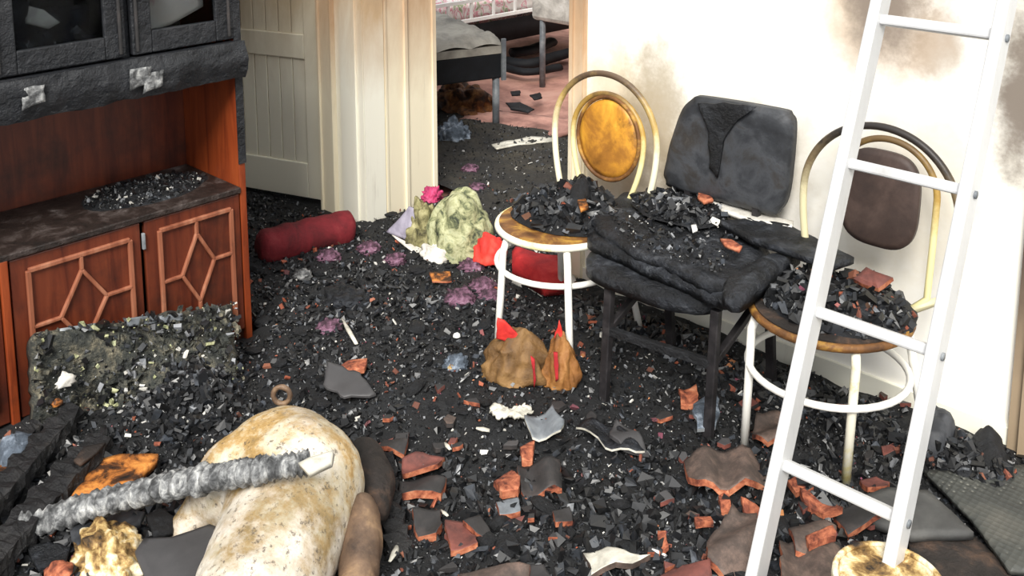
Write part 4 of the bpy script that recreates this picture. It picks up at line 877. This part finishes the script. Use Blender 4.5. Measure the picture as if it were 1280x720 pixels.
def sweep_union(chs, vox, mat):
    """signed-distance union of tapered chains, meshed with marching cubes done by metaballs"""
    balls = []
    for ch in chs:
        for p, r in chain(ch): balls.append((p - BO, r * 1.42, (1, 1, 1)))
    return meta_mesh('animal_body', balls, vox, mat)
chs = [
    [(pb(352, 590, .15), .150), (pb(372, 610, .16), .158), (pb(352, 670, .15), .140), (pb(322, 740, .13), .132), (pb(305, 800, .12), .12)],      # trunk
    [(pb(345, 590, .16), .135), (pb(300, 604, .15), .11), (pb(272, 622, .12), .065), (pb(244, 646, .085), .044), (pb(232, 662, .075), .042)],  # small fore limb
]
def blob_mesh(chs, mat, name):
    # implicit surface by vertex projection on a dense sphere union: skin the union with a remesh modifier
    bm = bmesh.new()
    for ch in chs:
        for p, r in chain(ch, 5): bmesh.ops.create_icosphere(bm, subdivisions=3, radius=r, matrix=Matrix.Translation(p - BO))
    m = bpy.data.meshes.new(name); bm.to_mesh(m); bm.free(); o = bpy.data.objects.new(name, m); COL.objects.link(o)
    rm = o.modifiers.new('r', 'REMESH'); rm.mode = 'VOXEL'; rm.voxel_size = .009
    sm = o.modifiers.new('s', 'SMOOTH'); sm.factor = .6; sm.iterations = 24
    dg = bpy.context.evaluated_depsgraph_get(); dg.update(); me = bpy.data.meshes.new_from_object(o.evaluated_get(dg)); bpy.data.objects.remove(o)
    for v in me.vertices:
        p = v.co + BO; d = .004 * fb(p, 8, 3) + .0018 * fb(p, 40, 5); v.co = v.co + v.normal * d
    me.materials.clear(); me.materials.append(MC[mat])
    for p in me.polygons: p.use_smooth = True
    ob = bpy.data.objects.new(name, me); ob.location = BO; COL.objects.link(ob); return ob
body = blob_mesh(chs, 'cream_hide', 'animal_body')
tag(body, 'swollen cream and tan animal body speckled with soot, lying at the bottom left', 'animal')
limb = blob_mesh([[(pb(452, 636, .15), .04), (pb(452, 668, .13), .05), (pb(449, 705, .11), .046), (pb(447, 750, .09), .042)]], 'brown_hide', 'hind_limb'); limb.parent = body; limb.location = (0, 0, 0); limb['label'] = 'brown scorched limb'
dk = blob_mesh([[(pb(455, 570, .10), .05), (pb(468, 605, .10), .055), (pb(470, 640, .08), .035)]], 'char_brown', 'charred_flank'); dk.parent = body; dk.location = (0, 0, 0); dk['label'] = 'blackened flank'
ec = PZ(352, 494, .19); mb = MB(); mb.tube([ec + RT * (.022 * cos(t)) + UZ * (.024 * sin(t)) for t in np.linspace(0, 2 * pi, 25)[:-1]], .007, 8, closed=True, jit=.3); ear = mb.build('scorched_ring', 'brown_hide', body)
beam(PZ(500, 700, .03), PZ(478, 570, .05), .05, .03, 'thin charred slat running along the right of the cream body', 15)
# ribbed hose over it
hp0 = [PZ(28, 660, .10), PZ(110, 634, .13), PZ(200, 610, .20), PZ(280, 595, .29), PZ(340, 585, .33), PZ(388, 578, .33)]
def cr(pts, n):
    out = []
    for i in range(len(pts) - 1):
        p0, p1, p2, p3 = pts[max(i - 1, 0)], pts[i], pts[i + 1], pts[min(i + 2, len(pts) - 1)]
        for k in range(n):
            t = k / n; out.append(.5 * ((2 * p1) + (p2 - p0) * t + (2 * p0 - 5 * p1 + 4 * p2 - p3) * t * t + (3 * p1 - p0 - 3 * p2 + p3) * t ** 3))
    out.append(pts[-1]); return out
sp = cr(hp0, 34); R_ = []
for i in range(len(sp)): R_.append((.037 - .010 * i / len(sp)) * (1 + .11 * sin(i * 2 * pi / 5.2)) * (1 + .18 * fb((i * .13, 0, 0))))
hs = empty('ribbed_tail', sp[0], 'grey charred ribbed length with a pale broken tip, lying across the cream body', 'ribbed strip')
mb = MB(); mb.tube(sp, R_, 16, jit=.2, flat=.8); mb.build('ribbed_skin', 'hose_grey', hs)
mb = MB(); a, b = PZ(378, 582, .34), PZ(414, 570, .35); slab(mb, [PZ(372, 578, .37), PZ(385, 571, .38), PZ(416, 562, .385), PZ(413, 577, .38), PZ(385, 590, .365)], .018, 3, amp=.002, jag=.003); mb.build('pale_tip', 'pale_chip', hs)
px_slab('slate_sheet', [(168, 690), (180, 672), (215, 672), (262, 656), (292, 665), (280, 690), (255, 730), (190, 740)], .14, 'slate', 'smooth dark grey sheet tucked under the cream body', 'sheet', .008, amp=.004, freq=5, rings=6, jag=.002)
clump('crumpled_paper', G(140, 705), .09, .07, 'yellow_char', 'crumpled cream and yellow paper at the bottom left', 'paper', 15, .4, 2.3, 5, 1.2, .8)
clump('white_rag', PZ(180, 712, .06), .035, .04, 'plain_white', 'small bright white rag beside the dark grey sheet', 'cloth', 18, .5, 2.6, 4)
clump('red_shard', PZ(75, 716, .08), .035, .02, 'tile_edge', 'salmon red shard at the bottom left corner', 'roof tile', 18, .5, 2.6, 3, 1.3, .7)
cinders('cinders', ch3, [PZ(x, y, .495) for x, y in ((760, 262), (930, 285), (900, 345), (775, 305))], 420, (.003, .018), ['rubble', 'ash'], (.95, .04), (0, 0, 1), .006)
for i, (x, y, s_) in enumerate(((150, 645, 50), (60, 690, 45), (200, 650, 30), (110, 665, 40))):
    px_slab('charred_plate', [(x - s_ * .6, y - 6), (x, y - 16), (x + s_ * .6, y - 5), (x + s_ * .5, y + 12), (x - s_ * .3, y + 18)], .09 + .004 * i, ['sooty_back', 'char_cloth', 'char', 'sooty_back'][i], ['dark smooth charred plate below the ribbed strip', 'black charred plate at the bottom left corner', 'small black plate beside the cream forelimb', 'dark charred plate left of the crumpled paper'][i], 'debris', .015, amp=.008, rings=5, jag=.008, seed=i)

# ------------------------------------------------------------------ bedroom beyond
bf = PZ(619, 174, -.02); mz = .52
a1 = DH * cos(radians(62.4)) + RT * sin(radians(62.4)); a2 = DH * cos(radians(27.6)) - RT * sin(radians(27.6))   # along the near edge; into the room
BC = PZ(629, 46, mz + .02); BC.z = 0
bed = empty('bed', (BC.x, BC.y, 0), 'bed with a bare grey quilted mattress on grey steel legs in the bedroom', 'bed')
BM = Matrix.Translation(BC) @ Matrix((a1, a2, UZ)).transposed().to_4x4()
mm = MB(); N1, N2 = 80, 50; vs = []; fs = []; LX, LY = .86, 1.15
for j in range(N2 + 1):
    for i in range(N1 + 1):
        u, v = i / N1, j / N2; x = -LX * (1 - u); y = LY * v
        qd = abs(sin((x + y) * 16)) * abs(sin((x - y) * 16)); e = min(u * 2, (1 - u) * 2, v, 1 - v)
        vs.append(BM @ Vector((x, y, mz - .03 + .018 * qd ** .5 + .05 * min(1, e * 14) ** .6)))
for j in range(N2):
    for i in range(N1): a = j * (N1 + 1) + i; fs.append((a, a + 1, a + N1 + 2, a + N1 + 1))
mm.add(vs, fs, 0, True); mm.box((-LX, 0, mz - .07), (0, LY, mz - .028), BM); mm.build('mattress', 'mattress', bed)
MB().box((-LX, .004, .31), (-.004, LY, mz - .07), BM).build('bed_base', 'bed_black', bed, bevel=.01)
for lx, ly in ((-.03, .03), (-.03, LY - .03), (-LX + .03, .03), (-LX + .03, LY - .03)):
    MB().tube([BM @ Vector((lx, ly, -.02)), BM @ Vector((lx, ly, .32))], .02, 14).build('leg', 'steel_grey', bed)
MB().box((-.012, -.012, .30), (.012, .004, mz + .01), BM).build('corner_post', 'steel_grey', bed)
# second bed with white railing
Pf = PZ(575, 24, .42); Pe = PZ(668, 8, .42); b2 = empty('white_daybed', (Pf.x, Pf.y + .3, 0), 'white railed bed with flowered quilt at the back of the bedroom', 'bed')
dr_ = (Pe - Pf).normalized(); nr_ = Vector((-dr_.y, dr_.x, 0)); nr_ = nr_ if nr_.dot(DH) > 0 else -nr_
A0 = Pf - dr_ * .5; A1 = Pf + dr_ * 1.5
for dz in (0.0, .13): MB().bar(A0 + UZ * (dz - .02), A1 + UZ * (dz - .02), .022, .022).build('rail', 'plain_white', b2)
for k in range(11): p = A0.lerp(A1, k / 10); MB().bar(p - UZ * .02, p + UZ * .11, .016, .016, up=dr_).build('spindle', 'plain_white', b2)
for p in (A0, A1): MB().bar(Vector((p.x, p.y, -.02)), p + UZ * .13, .03, .03, up=dr_).build('post', 'plain_white', b2)
qs = [A0 + UZ * .10 + nr_ * .04, A1 + UZ * .10 + nr_ * .04, A1 + UZ * .14 + nr_ * .9, A0 + UZ * .14 + nr_ * .9]
mb = MB(); slab(mb, qs, .12, 10, amp=.02, freq=6, puff=.06, pw=4, round_=True, nrm=(0, 0, 1)); mb.build('quilt', 'quilt', b2)
mb = MB(); slab(mb, [p - UZ * .12 for p in qs], .2, 4, amp=0, nrm=(0, 0, 1)); mb.build('bed_base', 'bed_black', b2)
# pale table with grey leg
tA = PZ(662, 10, .5); tt = empty('pale_table', (tA.x, tA.y, 0), 'low pale table with a drooping white cover and grey legs, right in the bedroom', 'table')
c0 = PZ(692, 30, .42); ax = Vector((1, 0, 0)); 
MB().box((c0.x - .2, c0.y, .42), (c0.x + .35, c0.y + .5, .62)).build('cover', 'white_cloth', tt, bevel=.03)
for lx, ly in ((c0.x - .12, c0.y + .03), (c0.x + .3, c0.y + .03), (c0.x - .12, c0.y + .45), (c0.x + .3, c0.y + .45)): MB().tube([(lx, ly, -.02), (lx, ly, .43)], .02, 10).build('leg', 'steel_grey', tt)
# dark cloth coils and bundles
for i, (pp, r, lab) in enumerate([([(628, 76), (660, 80), (690, 72), (712, 66)], .05, 'dark rolled cloth on the bedroom floor, farther roll'), ([(630, 84), (660, 90), (700, 84)], .035, 'dark rolled cloth on the bedroom floor, nearer roll'), ([(640, 66), (665, 62), (690, 52)], .05, 'dark rolled cloth under the pale table')]):
    mb = MB(); mb.tube(cr([PZ(x, y, .05) for x, y in pp], 8), r, 12, jit=.1, flat=.7); tag(mb.build('rolled_cloth', 'bed_black'), lab, 'cloth')
clump('brown_bundle', PZ(578, 138, .0), .17, .16, 'bundle', 'crumpled brown and gold bundle on the floor under the mattress', 'bundle', 4, .3, 2.2, 5, 1.3, .9)
clump('blue_cloth', PZ(567, 180, .0), .11, .12, 'blue_cloth', 'crumpled blue-white cloth beside the doorway board', 'cloth', 9, .35, 2.4, 5, 1.0, .8)
px_slab('brown_rug', [(545, 165), (600, 135), (640, 140), (712, 148), (712, 165), (680, 176), (600, 180)], .03, 'bedroom_floor', 'scorched brownish rug with a pale edge across the bedroom floor', 'rug', .02, amp=.010, freq=7, rings=8, jag=.02)
px_slab('floor_sheet', [(615, 180), (665, 170), (695, 172), (690, 176), (650, 180), (620, 186)], .04, 'pale_chip', 'narrow pale frayed hem along the near edge of the rug', 'rug edge', .008, amp=.004, rings=4, jag=.008)
px_slab('char_patch', [(632, 128), (650, 128), (668, 136), (660, 140), (640, 136)], .05, 'char', 'black burnt scrap on the bedroom rug', 'debris', .008, amp=.006, rings=4, jag=.012)
px_slab('char_patch', [(662, 118), (675, 116), (678, 122), (668, 124)], .05, 'char', 'small black burnt scrap farther back on the bedroom floor', 'debris', .008, amp=.006, rings=4, jag=.01)
px_slab('char_patch', [(638, 114), (650, 113), (650, 118), (640, 119)], .05, 'char', 'small black burnt scrap near the steel bed leg', 'debris', .008, amp=.006, rings=4, jag=.01)
